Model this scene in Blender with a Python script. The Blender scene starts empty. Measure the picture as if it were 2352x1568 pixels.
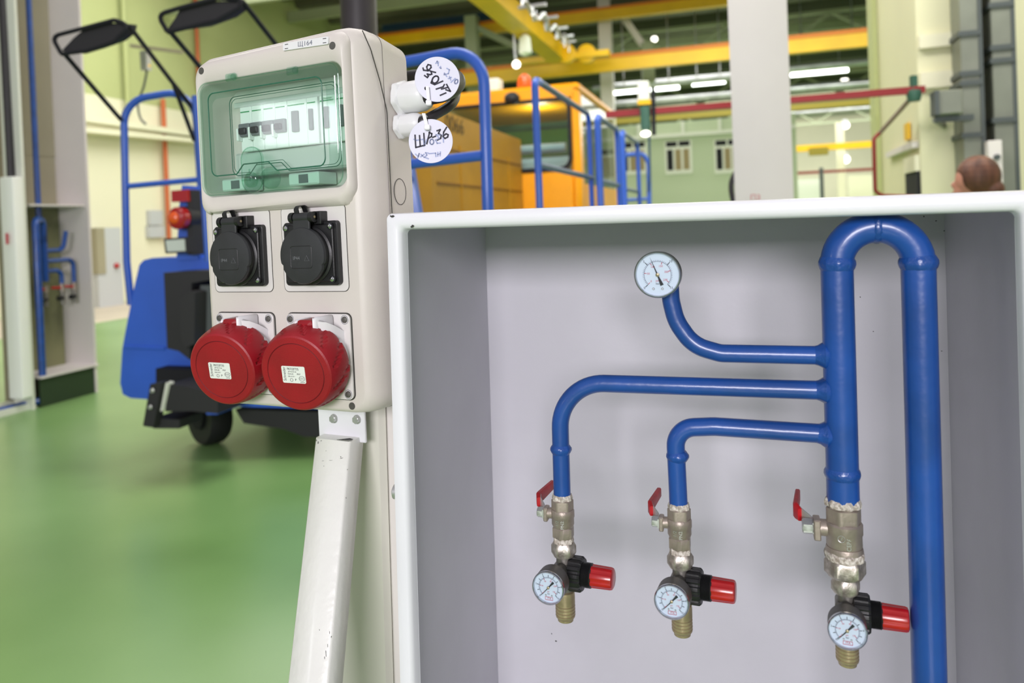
import bpy, bmesh, math, random
from mathutils import Matrix, Vector
random.seed(4)
PI = math.pi
COL = bpy.context.scene.collection
V = Vector
# ------------------------------------------------------------------ camera model
F, CX, CY, ROLL, PITCH = 1750.0, 1176.0, 533.0, 0.040, math.radians(0.6)
CAM = V((0, 0, 1.4))
RM = Matrix.Rotation(-PITCH, 3, 'X') @ Matrix.Rotation(ROLL, 3, 'Y')
RT, FW, UP = RM @ V((1, 0, 0)), RM @ V((0, 1, 0)), RM @ V((0, 0, 1))
cam_d = bpy.data.cameras.new('camera'); cam = bpy.data.objects.new('camera', cam_d); COL.objects.link(cam)
cam.matrix_world = Matrix.Translation(CAM) @ Matrix((RT, UP, -FW)).transposed().to_4x4()
cam_d.sensor_width = 36; cam_d.sensor_fit = 'HORIZONTAL'; cam_d.lens = F * 36 / 2352
cam_d.shift_y = (CY - 784) / 2352; cam_d.clip_start = .02; cam_d.clip_end = 300
cam_d.dof.use_dof = True; cam_d.dof.focus_distance = .93; cam_d.dof.aperture_fstop = 4.6
bpy.context.scene.camera = cam

def ray(px, py): return RT * ((px - CX) / F) + FW - UP * ((py - CY) / F)
def G(px, py, d): return CAM + ray(px, py) * d
PSI = .2943
HU, HV, ZZ = V((math.cos(PSI), -math.sin(PSI), 0)), V((math.sin(PSI), math.cos(PSI), 0)), V((0, 0, 1))
def on_v(px, py, vd): r = ray(px, py); return CAM + r * (vd / r.dot(HV))
def on_u(px, py, ud): r = ray(px, py); return CAM + r * (ud / r.dot(HU))
def on_z(px, py, z): r = ray(px, py); return CAM + r * ((z - CAM.z) / r.z)
def along(P, d, px):
    k = (px - CX) / F; q = P - CAM
    return P + d * ((k * q.dot(FW) - q.dot(RT)) / (d.dot(RT) - k * d.dot(FW)))
def frame(o, yaw, rl, rp):
    return Matrix.Translation(o) @ (Matrix.Rotation(yaw, 4, 'Z') @ Matrix.Rotation(rl, 4, 'Y') @ Matrix.Rotation(rp, 4, 'X'))
def loc(fr, px, py, d):
    inv = fr.inverted(); o = inv @ CAM; r = (inv.to_3x3() @ ray(px, py)); return o + r * ((d - o.y) / r.y)
NF = frame((-.1439, .8702, 1.418), -.2943, .0089, -.0102)
EF = frame((-.40986, 1.04456, 1.43311), -.4464, -.0073, .004)
HF = Matrix.Rotation(-PSI, 4, 'Z')      # hall frame: x = HU, y = HV

# ------------------------------------------------------------------ materials
def lin(c):
    c = c / 255.0
    return c / 12.92 if c <= .04045 else ((c + .055) / 1.055) ** 2.4
def C3(c): return (lin(c[0]), lin(c[1]), lin(c[2]), 1)
def mat(name, c, rough=.5, metal=0, noise=0, ns=8, bump=0, bs=60, emit=0, spec=.5, c2=None, coat=0, trans=0, stretch=None):
    m = bpy.data.materials.new(name); m.use_nodes = True; nt = m.node_tree; b = nt.nodes['Principled BSDF']
    b.inputs['Base Color'].default_value = C3(c); b.inputs['Roughness'].default_value = rough
    b.inputs['Metallic'].default_value = metal; b.inputs['Specular IOR Level'].default_value = spec
    if coat: b.inputs['Coat Weight'].default_value = coat; b.inputs['Coat Roughness'].default_value = .12
    if emit: b.inputs['Emission Color'].default_value = C3(c); b.inputs['Emission Strength'].default_value = emit
    if trans: b.inputs['Transmission Weight'].default_value = trans
    tc = nt.nodes.new('ShaderNodeTexCoord'); src = tc.outputs['Object']
    if stretch:
        mp = nt.nodes.new('ShaderNodeMapping'); mp.inputs['Scale'].default_value = stretch
        nt.links.new(src, mp.inputs[0]); src = mp.outputs[0]
    if noise or c2:
        n = nt.nodes.new('ShaderNodeTexNoise'); n.inputs['Scale'].default_value = ns; n.inputs['Detail'].default_value = 4
        nt.links.new(src, n.inputs['Vector'])
        r = nt.nodes.new('ShaderNodeValToRGB'); k = noise or .0
        a = c2 if c2 else tuple(x * (1 - k) for x in c)
        d = c if c2 else tuple(min(255, x * (1 + k)) for x in c)
        r.color_ramp.elements[0].position = .35; r.color_ramp.elements[0].color = C3(a)
        r.color_ramp.elements[1].position = .65; r.color_ramp.elements[1].color = C3(d)
        nt.links.new(n.outputs['Fac'], r.inputs[0]); nt.links.new(r.outputs[0], b.inputs['Base Color'])
    if bump:
        n2 = nt.nodes.new('ShaderNodeTexNoise'); n2.inputs['Scale'].default_value = bs
        nt.links.new(src, n2.inputs['Vector'])
        bp = nt.nodes.new('ShaderNodeBump'); bp.inputs['Strength'].default_value = bump; bp.inputs['Distance'].default_value = .002
        nt.links.new(n2.outputs['Fac'], bp.inputs['Height']); nt.links.new(bp.outputs[0], b.inputs['Normal'])
    return m
def glassy(name, tint, refl=.12, rough=.03):
    m = bpy.data.materials.new(name); m.use_nodes = True; nt = m.node_tree; nt.nodes.clear()
    o = nt.nodes.new('ShaderNodeOutputMaterial'); t = nt.nodes.new('ShaderNodeBsdfTransparent'); t.inputs[0].default_value = C3(tint)
    g = nt.nodes.new('ShaderNodeBsdfGlossy'); g.inputs['Roughness'].default_value = rough; g.inputs[0].default_value = (1, 1, 1, 1)
    lw = nt.nodes.new('ShaderNodeLayerWeight'); pw = nt.nodes.new('ShaderNodeMath'); pw.operation = 'POWER'; pw.inputs[1].default_value = 4
    nt.links.new(lw.outputs['Facing'], pw.inputs[0])
    ma = nt.nodes.new('ShaderNodeMath'); ma.operation = 'MULTIPLY_ADD'; ma.inputs[1].default_value = .6; ma.inputs[2].default_value = refl
    ma.use_clamp = True
    nt.links.new(pw.outputs[0], ma.inputs[0])
    mx = nt.nodes.new('ShaderNodeMixShader'); nt.links.new(ma.outputs[0], mx.inputs[0])
    nt.links.new(t.outputs[0], mx.inputs[1]); nt.links.new(g.outputs[0], mx.inputs[2]); nt.links.new(mx.outputs[0], o.inputs[0])
    return m
M = dict(
    white_steel=mat('white_steel', (228, 227, 234), .34, noise=.012, ns=3, bump=.05, bs=220, coat=.3),
    niche_in=mat('niche_paint', (196, 193, 203), .45, noise=.02, ns=5, bump=.06, bs=160),
    blue=mat('blue_paint', (22, 70, 146), .34, noise=.07, ns=14, bump=.25, bs=70, coat=.3),
    weld=mat('blue_weld', (22, 70, 146), .32, noise=.08, ns=30, bump=.8, bs=140, coat=.3),
    nickel=mat('nickel', (160, 148, 138), .42, .5, noise=.08, ns=40, bump=.15, bs=300),
    brass=mat('brass_nickel', (172, 156, 124), .38, .55, noise=.12, ns=40, bump=.1, bs=200),
    zinc=mat('zinc', (196, 196, 196), .36, .7, noise=.05, ns=40),
    chrome=mat('chrome', (200, 202, 205), .14, 1),
    dkmetal=mat('gauge_housing_grey', (92, 90, 86), .5, .35, noise=.05, ns=60, bump=.1, bs=400),
    alu=mat('cast_alloy', (138, 134, 128), .45, .6, noise=.06, ns=60, bump=.2, bs=400),
    sealant=mat('white_sealant', (226, 218, 210), .8, c2=(150, 138, 126), ns=260, bump=1, bs=400),
    stained=mat('stained_nut', (158, 150, 138), .42, .75, c2=(214, 206, 198), ns=120, bump=.3, bs=200),
    blackp=mat('black_plastic', (24, 24, 26), .42, bump=.06, bs=500),
    blacklid=mat('black_lid_plastic', (44, 45, 48), .5, noise=.08, ns=30, bump=.05, bs=500),
    blackrub=mat('black_rubber', (30, 29, 32), .6, bump=.1, bs=300),
    redknob=mat('red_knob', (172, 12, 20), .3, noise=.06, ns=60, coat=.4),
    redgrip=mat('red_grip', (176, 18, 26), .45, noise=.07, ns=60, bump=.1, bs=200),
    redcap=mat('red_cap', (146, 10, 26), .46, noise=.05, ns=20, bump=.12, bs=700),
    box=mat('box_plastic', (210, 203, 197), .42, noise=.012, ns=6, bump=.08, bs=900),
    panel=mat('panel_plastic', (217, 213, 211), .42, bump=.06, bs=900),
    whitep=mat('white_plastic', (226, 225, 228), .38, bump=.03, bs=600),
    gland=mat('gland_plastic', (224, 224, 226), .36, bump=.03, bs=400),
    line=mat('dark_gap', (52, 50, 46), .8),
    ink=mat('ink_black', (18, 16, 40), .6), fade=mat('ink_faded', (160, 168, 204), .7),
    printk=mat('print_black', (40, 42, 44), .7), printg=mat('print_grey', (110, 114, 130), .7), printr=mat('print_red', (196, 60, 80), .7),
    printgr=mat('print_green', (40, 150, 90), .7),
    sticker=mat('sticker', (226, 230, 224), .5),
    tagm=mat('tag_plastic', (204, 203, 220), .45, noise=.015, ns=20),
    tie=mat('tie_nylon', (232, 232, 236), .4),
    dial=mat('dial_white', (214, 222, 234), .55),
    cable=mat('cable_black', (34, 31, 34), .42, bump=.1, bs=200),
    inner=mat('inner_grey', (206, 210, 206), .5), module=mat('module_white', (236, 240, 238), .45), modgrey=mat('module_grey', (110, 112, 116), .5),
    floor=mat('floor_epoxy', (134, 172, 108), .3, c2=(112, 152, 86), ns=.5, bump=.03, bs=6, spec=.5),
    floor2=mat('floor_pale', (196, 184, 170), .5, noise=.03, ns=1),
    cream=mat('cream_wall', (226, 222, 196), .7, noise=.02, ns=.4), ygreen=mat('yellow_green_wall', (178, 184, 130), .7, noise=.03, ns=.3),
    palegreen=mat('pale_green_wall', (172, 186, 156), .7, noise=.02, ns=.5), cabinwall=mat('cabin_wall', (188, 200, 170), .7),
    ceil=mat('ceiling_sheet', (104, 102, 88), .6, .0, c2=(74, 74, 62), ns=.5), truss=mat('truss_paint', (150, 158, 128), .6), purlin=mat('purlin_dark', (76, 82, 62), .6),
    galv=mat('galvanised', (168, 170, 172), .3, .6, noise=.08, ns=2), duct=mat('duct_metal', (128, 131, 120), .45, .3, noise=.06, ns=2),
    ductedge=mat('duct_flange', (82, 88, 88), .5, .3),
    yellow=mat('crane_yellow', (232, 182, 0), .45, noise=.04, ns=1), orange=mat('rail_orange', (214, 120, 16), .5),
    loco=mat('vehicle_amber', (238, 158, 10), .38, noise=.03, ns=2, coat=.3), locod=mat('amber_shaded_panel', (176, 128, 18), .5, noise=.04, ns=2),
    dkblue=mat('dark_blue', (28, 62, 92), .5), vblue=mat('vehicle_blue', (44, 96, 208), .4, noise=.03, ns=3, coat=.2),
    railblue=mat('rail_blue', (46, 92, 190), .4, coat=.2), railgrey=mat('rail_slate', (62, 84, 112), .45),
    redpipe=mat('red_pipe', (134, 22, 26), .5), pinkpipe=mat('pink_pipe', (150, 128, 120), .5), rust=mat('orange_pipe', (190, 96, 52), .55),
    colgrey=mat('column_white', (222, 215, 213), .6, noise=.012, ns=1.5), beige=mat('beige_steel', (152, 145, 122), .6, noise=.03, ns=1),
    lampw=mat('lamp_glow', (250, 255, 248), .5, emit=6), lampdot=mat('lamp_dot', (255, 250, 235), .5, emit=4),
    lens_red=mat('lens_red', (170, 16, 22), .2, coat=.5), lens_or=mat('lens_orange', (236, 90, 14), .25, coat=.4), lens_cl=mat('lens_clear', (206, 214, 206), .15, coat=.5),
    beacon=mat('beacon_orange', (232, 84, 12), .3, emit=.3),
    skin=mat('skin', (186, 128, 108), .55, noise=.03, ns=20), hair=mat('hair_auburn', (112, 70, 50), .6, c2=(78, 46, 34), ns=30, bump=.6, bs=90, stretch=(1, 1, .2)),
    coat=mat('coat_dark', (36, 26, 40), .8, noise=.1, ns=20), trous=mat('trousers_grey', (58, 60, 68), .8), shoe=mat('shoe_black', (22, 22, 22), .5),
    olive=mat('olive_steel', (132, 118, 20), .5), hoistg=mat('hoist_green', (52, 92, 76), .5), dark=mat('dark_parts_and_shade', (16, 16, 24), .8),
    cabgrey=mat('cabinet_grey', (186, 188, 192), .5), seat=mat('cab_lining', (206, 214, 236), .5),
    frame_w=mat('frame_white', (226, 228, 216), .5), glow_in=mat('window_interior', (150, 132, 92), .6),
)
M['green_glass'] = glassy('green_clear_plastic', (234, 247, 241), .045, .04)
M['green_solid'] = glassy('green_clear_thick', (224, 241, 233), .05, .08)
M['green_line'] = mat('green_edge', (44, 104, 82), .3)
M['lens'] = glassy('gauge_glass', (242, 246, 250), .01, .03)
M['tint'] = glassy('tinted_glass', (226, 236, 230), .02, .03)
M['hallglass'] = glassy('window_glass', (225, 232, 228), .02, .03)

# ------------------------------------------------------------------ mesh builder
def perp(a):
    a = a.normalized(); b = V((0, 0, 1)) if abs(a.z) < .9 else V((1, 0, 0))
    x = b.cross(a).normalized(); return x, a.cross(x).normalized()
class MB:
    def __init__(s): s.bm = bmesh.new()
    def loft(s, loops, cap0=True, cap1=True, closed=False):
        vs = [[s.bm.verts.new(p) for p in lp] for lp in loops]; n = len(vs[0])
        rng = range(len(vs)) if closed else range(len(vs) - 1)
        for i in rng:
            a, b = vs[i], vs[(i + 1) % len(vs)]
            for j in range(n):
                try: s.bm.faces.new((a[j], a[(j + 1) % n], b[(j + 1) % n], b[j]))
                except ValueError: pass
        if not closed:
            if cap0: s.bm.faces.new(vs[0][::-1])
            if cap1: s.bm.faces.new(vs[-1])
        return s
    def box(s, x0, x1, y0, y1, z0, z1, bev=0, T=None):
        f = lambda e: [V((x0 + e, 0, z0)), V((x1 - e, 0, z0)), V((x1 - e, 0, z1)), V((x0 + e, 0, z1))]
        if bev:
            b = min(bev, .49 * min(abs(x1 - x0), abs(z1 - z0), abs(y1 - y0)))
            lp = [rrect(x0 + b, x1 - b, z0 + b, z1 - b, b * .3, y0, 2), rrect(x0, x1, z0, z1, b, y0 + b, 2),
                  rrect(x0, x1, z0, z1, b, y1 - b, 2), rrect(x0 + b, x1 - b, z0 + b, z1 - b, b * .3, y1, 2)]
        else:
            lp = [[V((p.x, y, p.z)) for p in f(0)] for y in (y0, y1)]
        if T is not None: lp = [[T @ p for p in l] for l in lp]
        return s.loft(lp)
    def bar(s, p0, p1, w, h, up=None, bev=0):   # rectangular bar; w across, h along up
        a = (p1 - p0); L = a.length; a.normalize(); u = up or V((0, 0, 1))
        if abs(a.dot(u)) > .98: u = V((0, 1, 0))
        x = a.cross(u).normalized(); z = x.cross(a).normalized()
        T = Matrix((x, a, z)).transposed().to_4x4(); T.translation = p0
        return s.box(-w / 2, w / 2, 0, L, -h / 2, h / 2, bev, T)
    def lathe(s, prof, o, ax, seg=32, rf=None, up=None, cap=True):
        x, y = perp(ax); a = ax.normalized()
        if up is not None: y = (up - a * up.dot(a)).normalized(); x = y.cross(a)
        lp = []
        for r, h in prof:
            lp.append([o + a * h + (x * math.cos(t) + y * math.sin(t)) * (r * (rf(t, r, h) if rf else 1)) for t in [2 * PI * k / seg for k in range(seg)]])
        return s.loft(lp, cap, cap)
    def cyl(s, p0, p1, r0, r1=None, seg=24):
        r1 = r0 if r1 is None else r1; L = (p1 - p0).length
        return s.lathe([(r0, 0), (r1, L)], p0, p1 - p0, seg)
    def hexa(s, p0, p1, r, ch=.12, rot=0):
        L = (p1 - p0).length; c = r * ch
        rf = lambda t, rr, h: 1 if rr < r * .97 else 1 / max(.866, math.cos(((t + rot + PI / 6) % (PI / 3)) - PI / 6)) * .93
        return s.lathe([(r * .86, 0), (r, c), (r, L - c), (r * .86, L)], p0, p1 - p0, 48, rf)
    def tube(s, pts, r, seg=16, closed=False, cap=True):
        pts = [V(p) for p in pts]; n = len(pts); rs = r if isinstance(r, (list, tuple)) else [r] * n
        tg = []
        for i in range(n):
            a = pts[(i - 1) % n] if (closed or i > 0) else pts[i]; b = pts[(i + 1) % n] if (closed or i < n - 1) else pts[i]
            tg.append((b - a).normalized())
        x, y = perp(tg[0]); lp = []
        for i in range(n):
            if i:
                x = (x - tg[i] * x.dot(tg[i])).normalized(); y = tg[i].cross(x)
            lp.append([pts[i] + (x * math.cos(t) + y * math.sin(t)) * rs[i] for t in [2 * PI * k / seg for k in range(seg)]])
        return s.loft(lp, cap, cap, closed)
    def prism(s, poly, o, ex, ey, ez, d0, d1):   # poly in (ex,ey); extruded along ez
        return s.loft([[o + ex * a + ey * b + ez * d for a, b in poly] for d in (d0, d1)])
    def sphere(s, c, r, sc=(1, 1, 1), seg=20, ring=12, T=None):
        m = Matrix.Translation(c) @ Matrix.Diagonal((sc[0] * r, sc[1] * r, sc[2] * r, 1))
        if T is not None: m = T @ m
        bmesh.ops.create_uvsphere(s.bm, u_segments=seg, v_segments=ring, radius=1, matrix=m); return s
    def add(s, me, T):
        n0 = len(s.bm.verts); s.bm.from_mesh(me); s.bm.verts.ensure_lookup_table()
        for v in s.bm.verts[n0:]: v.co = T @ v.co
        return s
    def build(s, name, m, parent=None, ang=35, flat=False):
        bmesh.ops.recalc_face_normals(s.bm, faces=s.bm.faces)
        me = bpy.data.meshes.new(name); s.bm.to_mesh(me); s.bm.free()
        if not flat:
            me.shade_smooth(); me.set_sharp_from_angle(angle=math.radians(ang))
        me.materials.append(M[m] if isinstance(m, str) else m)
        o = bpy.data.objects.new(name, me); COL.objects.link(o)
        if parent: o.parent = parent
        return o
def rrect(x0, x1, z0, z1, r, y=0, n=5, top=None):
    r = max(min(r, abs(x1 - x0) / 2 - 1e-5, abs(z1 - z0) / 2 - 1e-5), 1e-5); out = []
    for cx, cz, a in ((x1 - r, z0 + r, -PI / 2), (x1 - r, z1 - r, 0), (x0 + r, z1 - r, PI / 2), (x0 + r, z0 + r, PI)):
        for k in range(n + 1):
            t = a + PI / 2 * k / n; out.append(V((cx + r * math.cos(t), y, cz + r * math.sin(t))))
    return out
def fillet(pts, rad, n=8):
    pts = [V(p) for p in pts]; out = [pts[0]]
    for i in range(1, len(pts) - 1):
        a, b, c = pts[i - 1], pts[i], pts[i + 1]; r = rad[i - 1] if isinstance(rad, (list, tuple)) else rad
        u, w = (a - b).normalized(), (c - b).normalized(); th = u.angle(w); d = min(r / math.tan(th / 2), .49 * (a - b).length if i > 1 else .98 * (a - b).length, .49 * (c - b).length if i < len(pts) - 2 else .98 * (c - b).length)
        r2 = d * math.tan(th / 2); ctr = b + (u + w).normalized() * (r2 / math.sin(th / 2))
        p0, p1 = b + u * d - ctr, b + w * d - ctr; ang = p0.angle(p1); ax = p0.cross(p1).normalized()
        for k in range(n + 1): out.append(ctr + Matrix.Rotation(ang * k / n, 3, ax) @ p0)
    out.append(pts[-1]); return out
def tag(o, label, cat, group=None, kind=None):
    o['label'] = label; o['category'] = cat
    if group: o['group'] = group
    if kind: o['kind'] = kind
    return o
def thing(name, label, cat, T=None, group=None):
    o = bpy.data.objects.new(name, None); COL.objects.link(o); o.empty_display_size = .05
    if T is not None: o.matrix_world = T
    return tag(o, label, cat, group)
def struct(name, mb, m, **k):
    o = mb.build(name, m, **k); o['kind'] = 'structure'; return o
def copy_tree(o, parent=None):
    c = o.copy(); COL.objects.link(c); c.parent = parent
    for ch in list(o.children): copy_tree(ch, c)
    return c
def text(body, size, sx=1, align='CENTER'):
    cu = bpy.data.curves.new('text', 'FONT'); cu.body = body; cu.size = size; cu.align_x = align; cu.align_y = 'CENTER'; cu.extrude = 0.0
    ob = bpy.data.objects.new('text', cu); COL.objects.link(ob); bpy.context.view_layer.update()
    me = bpy.data.meshes.new_from_object(ob.evaluated_get(bpy.context.evaluated_depsgraph_get()))
    bpy.data.objects.remove(ob)
    for v in me.vertices: v.co.x *= sx
    return me
def TX(o, ex, ey):   # text placement: text x -> ex, text y -> ey
    ez = ex.cross(ey); T = Matrix((ex, ey, ez)).transposed().to_4x4(); T.translation = o; return T
def ribbons(strokes, w, f):   # strokes on a face: list of polylines of 2D points mapped through f -> (point, normal)
    mb = MB()
    for st in strokes:
        for (a, b) in zip(st[:-1], st[1:]):
            A, n = f(*a); B, _ = f(*b); d = (B - A)
            if d.length < 1e-7: continue
            s = d.normalized().cross(n).normalized() * w / 2; e = d.normalized() * w * .35
            mb.loft([[A - s - e, A + s - e, B + s + e, B - s + e], [q + n * .0002 for q in (A - s - e, A + s - e, B + s + e, B - s + e)]])
    return mb
X, Y, Z = V((1, 0, 0)), V((0, 1, 0)), V((0, 0, 1))

# ================================================================== NICHE CABINET
W, D, HN = .6497, .347, 1.2
cab = thing('service_cabinet', 'open white steel service cabinet holding the blue pipework, front right', 'cabinet', NF)
mb = MB()      # front rim: rolled flange around the opening
fw, ft = .0185, .0185
def rimloop(e, y, r): return rrect(e, W - e, -HN + e, -e, r, y, 5)
mb.loft([rimloop(.001, .030, .004), rimloop(0, .006, .006), rimloop(.0012, .0015, .006), rimloop(.005, 0, .006),
         rimloop(.0125, 0, .006), rimloop(.0165, .0015, .006), rimloop(fw, .006, .006), rimloop(fw + .0005, .018, .006)], False, False)
mb.build('front_rim', 'white_steel', cab, ang=50)
mb = MB()      # inner light lip visible behind the rim
MB.loft(mb, [rimloop(fw + .0006, .0175, .004), rimloop(.003, .0185, .004)], False, False)
mb.build('rim_return', 'white_steel', cab)
MB().box(0, .003, .028, D, -HN, -.0015).build('side_panel', 'niche_in', cab)
MB().box(W - .003, W, .028, D, -HN, -.0015).build('side_panel', 'niche_in', cab)
MB().box(.003, W - .003, .028, D, -.003, -.0005).build('top_panel', 'niche_in', cab)
MB().box(.003, W - .003, .028, D, -HN, -HN + .003).build('bottom_panel', 'niche_in', cab)
MB().box(.003, W - .003, D - .003, D, -HN, -.003).build('back_panel', 'niche_in', cab)
# chips in the paint
mb = MB()
for px, py, s in ((948, 519, 2.6), (945, 521, 2), (900, 497, 2.2), (903, 496.5, 2.4), (897, 496, 1.6)):
    p = loc(NF, px, py, -.0004); mb.lathe([(.0006 * s, 0), (.0004 * s, .0004)], p, V((0, -1, 0)), 7, lambda t, r, h: 1 + .35 * math.sin(3 * t + 1)); mb.build('paint_chip', 'line', cab); mb = MB()
for px, py, s in ((1277, 1472, .9), (1267, 1455, .6), (2122, 497, .7), (2150, 507, .6), (1976, 682, .5), (2006, 761, .5), (2163, 806, .5), (2169, 530, .6)):
    p = loc(NF, px, py, D - .0035); mb.lathe([(.0014 * s, 0), (.001 * s, .0004)], p, V((0, -1, 0)), 7, lambda t, r, h: 1 + .35 * math.sin(2 * t + px)); mb.build('paint_chip', 'line', cab); mb = MB()
# side bolt head at the outer left wall
MB().lathe([(.0085, 0), (.0085, .004), (.004, .0065)], V((0, .012, -.322)), V((-1, 0, 0)), 20).build('side_bolt', 'zinc', cab)

# ---- pipes (cabinet local coordinates)
DP = .050
def nl(px, py, d=DP): return loc(NF, px, py, d)
xh = (nl(1887, 700).x + nl(1965, 700).x + nl(1897, 1100).x + nl(1971, 1100).x) / 4; rh = (nl(1965, 700).x - nl(1887, 700).x) / 2 * .985
xr = (nl(2072, 700).x + nl(2152, 700).x + nl(2093, 1540).x + nl(2175, 1540).x) / 4; rr_ = rh * 1.01
zt = nl(2010, 488).z - rh + .0012; ra = (xr - xh) / 2; za = zt - ra
pipes = thing('pipework', 'blue painted welded air pipe manifold with three side branches inside the white cabinet', 'pipework', NF)
rb = (nl(1307, 1000).x - nl(1268, 1000).x) / 2 * .98
x1 = (nl(1268, 1000).x + nl(1307, 1000).x) / 2; x2 = (nl(1537, 1080).x + nl(1577, 1080).x) / 2
zv, zv3 = nl(1287, 1136).z, nl(1938, 1149).z
def P(x, z, y=DP): return V((x, y, z))
arc = [P(xh + ra - ra * math.cos(t), za + ra * math.sin(t)) for t in [PI * k / 24 for k in range(25)]]
MB().tube([P(xh, zv3 - .001)] + [P(xh, zv3 + (za - zv3) * k / 6) for k in range(7)], rh, 32).build('header_pipe', 'blue', pipes)
MB().tube([P(xh, za)] + arc[1:-1] + [P(xr, za)], rh * 1.01, 32).build('u_bend', 'blue', pipes)
MB().tube([P(xr, za), P(xr, -.3), P(xr, -HN - .18)], rr_, 32).build('down_pipe', 'blue', pipes)
def bead(mb, c, ax, r, w, k=1.14, seg=40, ph=0):
    rf = lambda t, rr, h: 1 + (.018 * math.sin(9 * t + ph) + .012 * math.sin(17 * t + 2 * ph)) * (1 if rr > r * 1.02 else 0)
    mb.lathe([(r * .98, -w), (r * (1 + (k - 1) * .55), -w * .55), (r * k, -w * .1), (r * (1 + (k - 1) * .9), w * .35), (r * .98, w)], c, ax, seg, rf)
mb = MB()
def nb():
    global mb
    mb.build('weld_bead', 'weld', pipes); mb = MB()
bead(mb, P(xh, za + .001), Z, rh, .0075, 1.13, ph=1); nb(); bead(mb, P(xr, za + .001), Z, rr_, .0075, 1.14, ph=2.2); nb()
bead(mb, P(xh + ra, zt), X, rh, .0045, 1.07, ph=3); nb(); bead(mb, P(xh, nl(1935, 1086).z), Z, rh, .006, 1.12, ph=4); nb()
bead(mb, P(x1, nl(1287, 1031).z), Z, rb, .0055, 1.25, ph=5); nb(); bead(mb, P(x2, nl(1557, 1047).z), Z, rb, .0055, 1.26, ph=6); nb()
zb = [nl(1885, 816).z, nl(1885, 896).z, nl(1885, 996).z]
for q, z in enumerate(zb):
    rf = lambda t, rr, h: 1 + .035 * math.sin(5 * t + q * 2) * (1 if rr > rb * 1.1 else 0)
    mb.lathe([(rb * .99, 0), (rb * 1.08, .003), (rb * 1.26, .0062), (rb * 1.46, .0095), (rb * 1.2, .015)], P(xh - rh - .0075, z), X, 32, rf); nb()
def n3(*pp): return [nl(*q) for q in pp]
g0 = nl(1541, 640)
path = fillet([P(xh, zb[0]), P(nl(1655, 811).x, zb[0] + .0002)] + [nl(1592, 793), nl(1553, 738), nl(1541, 690), nl(1538, 640)], [.03, .045, .05, .05], 8)
MB().tube(path, rb * .99, 24).build('gauge_branch', 'blue', pipes)
path = fillet([P(xh, zb[1]), nl(1380, 880), nl(1305, 886), P(x1, nl(1287, 975).z), P(x1, zv - .012)], [.03, .03, .045], 8)
path = fillet([P(xh, zb[1]), P(x1, nl(1380, 880).z), P(x1, zv - .012)], .052, 16)
MB().tube(path, rb, 24).build('branch_pipe', 'blue', pipes)
path = fillet([P(xh, zb[2]), P(nl(1640, 979).x, nl(1640, 979).z), P(x2 - .002, nl(1590, 980).z - .002), P(x2, zv - .012)], [.06, .036], 12)
MB().tube(path, rb * 1.01, 24).build('branch_pipe', 'blue', pipes)

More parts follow.
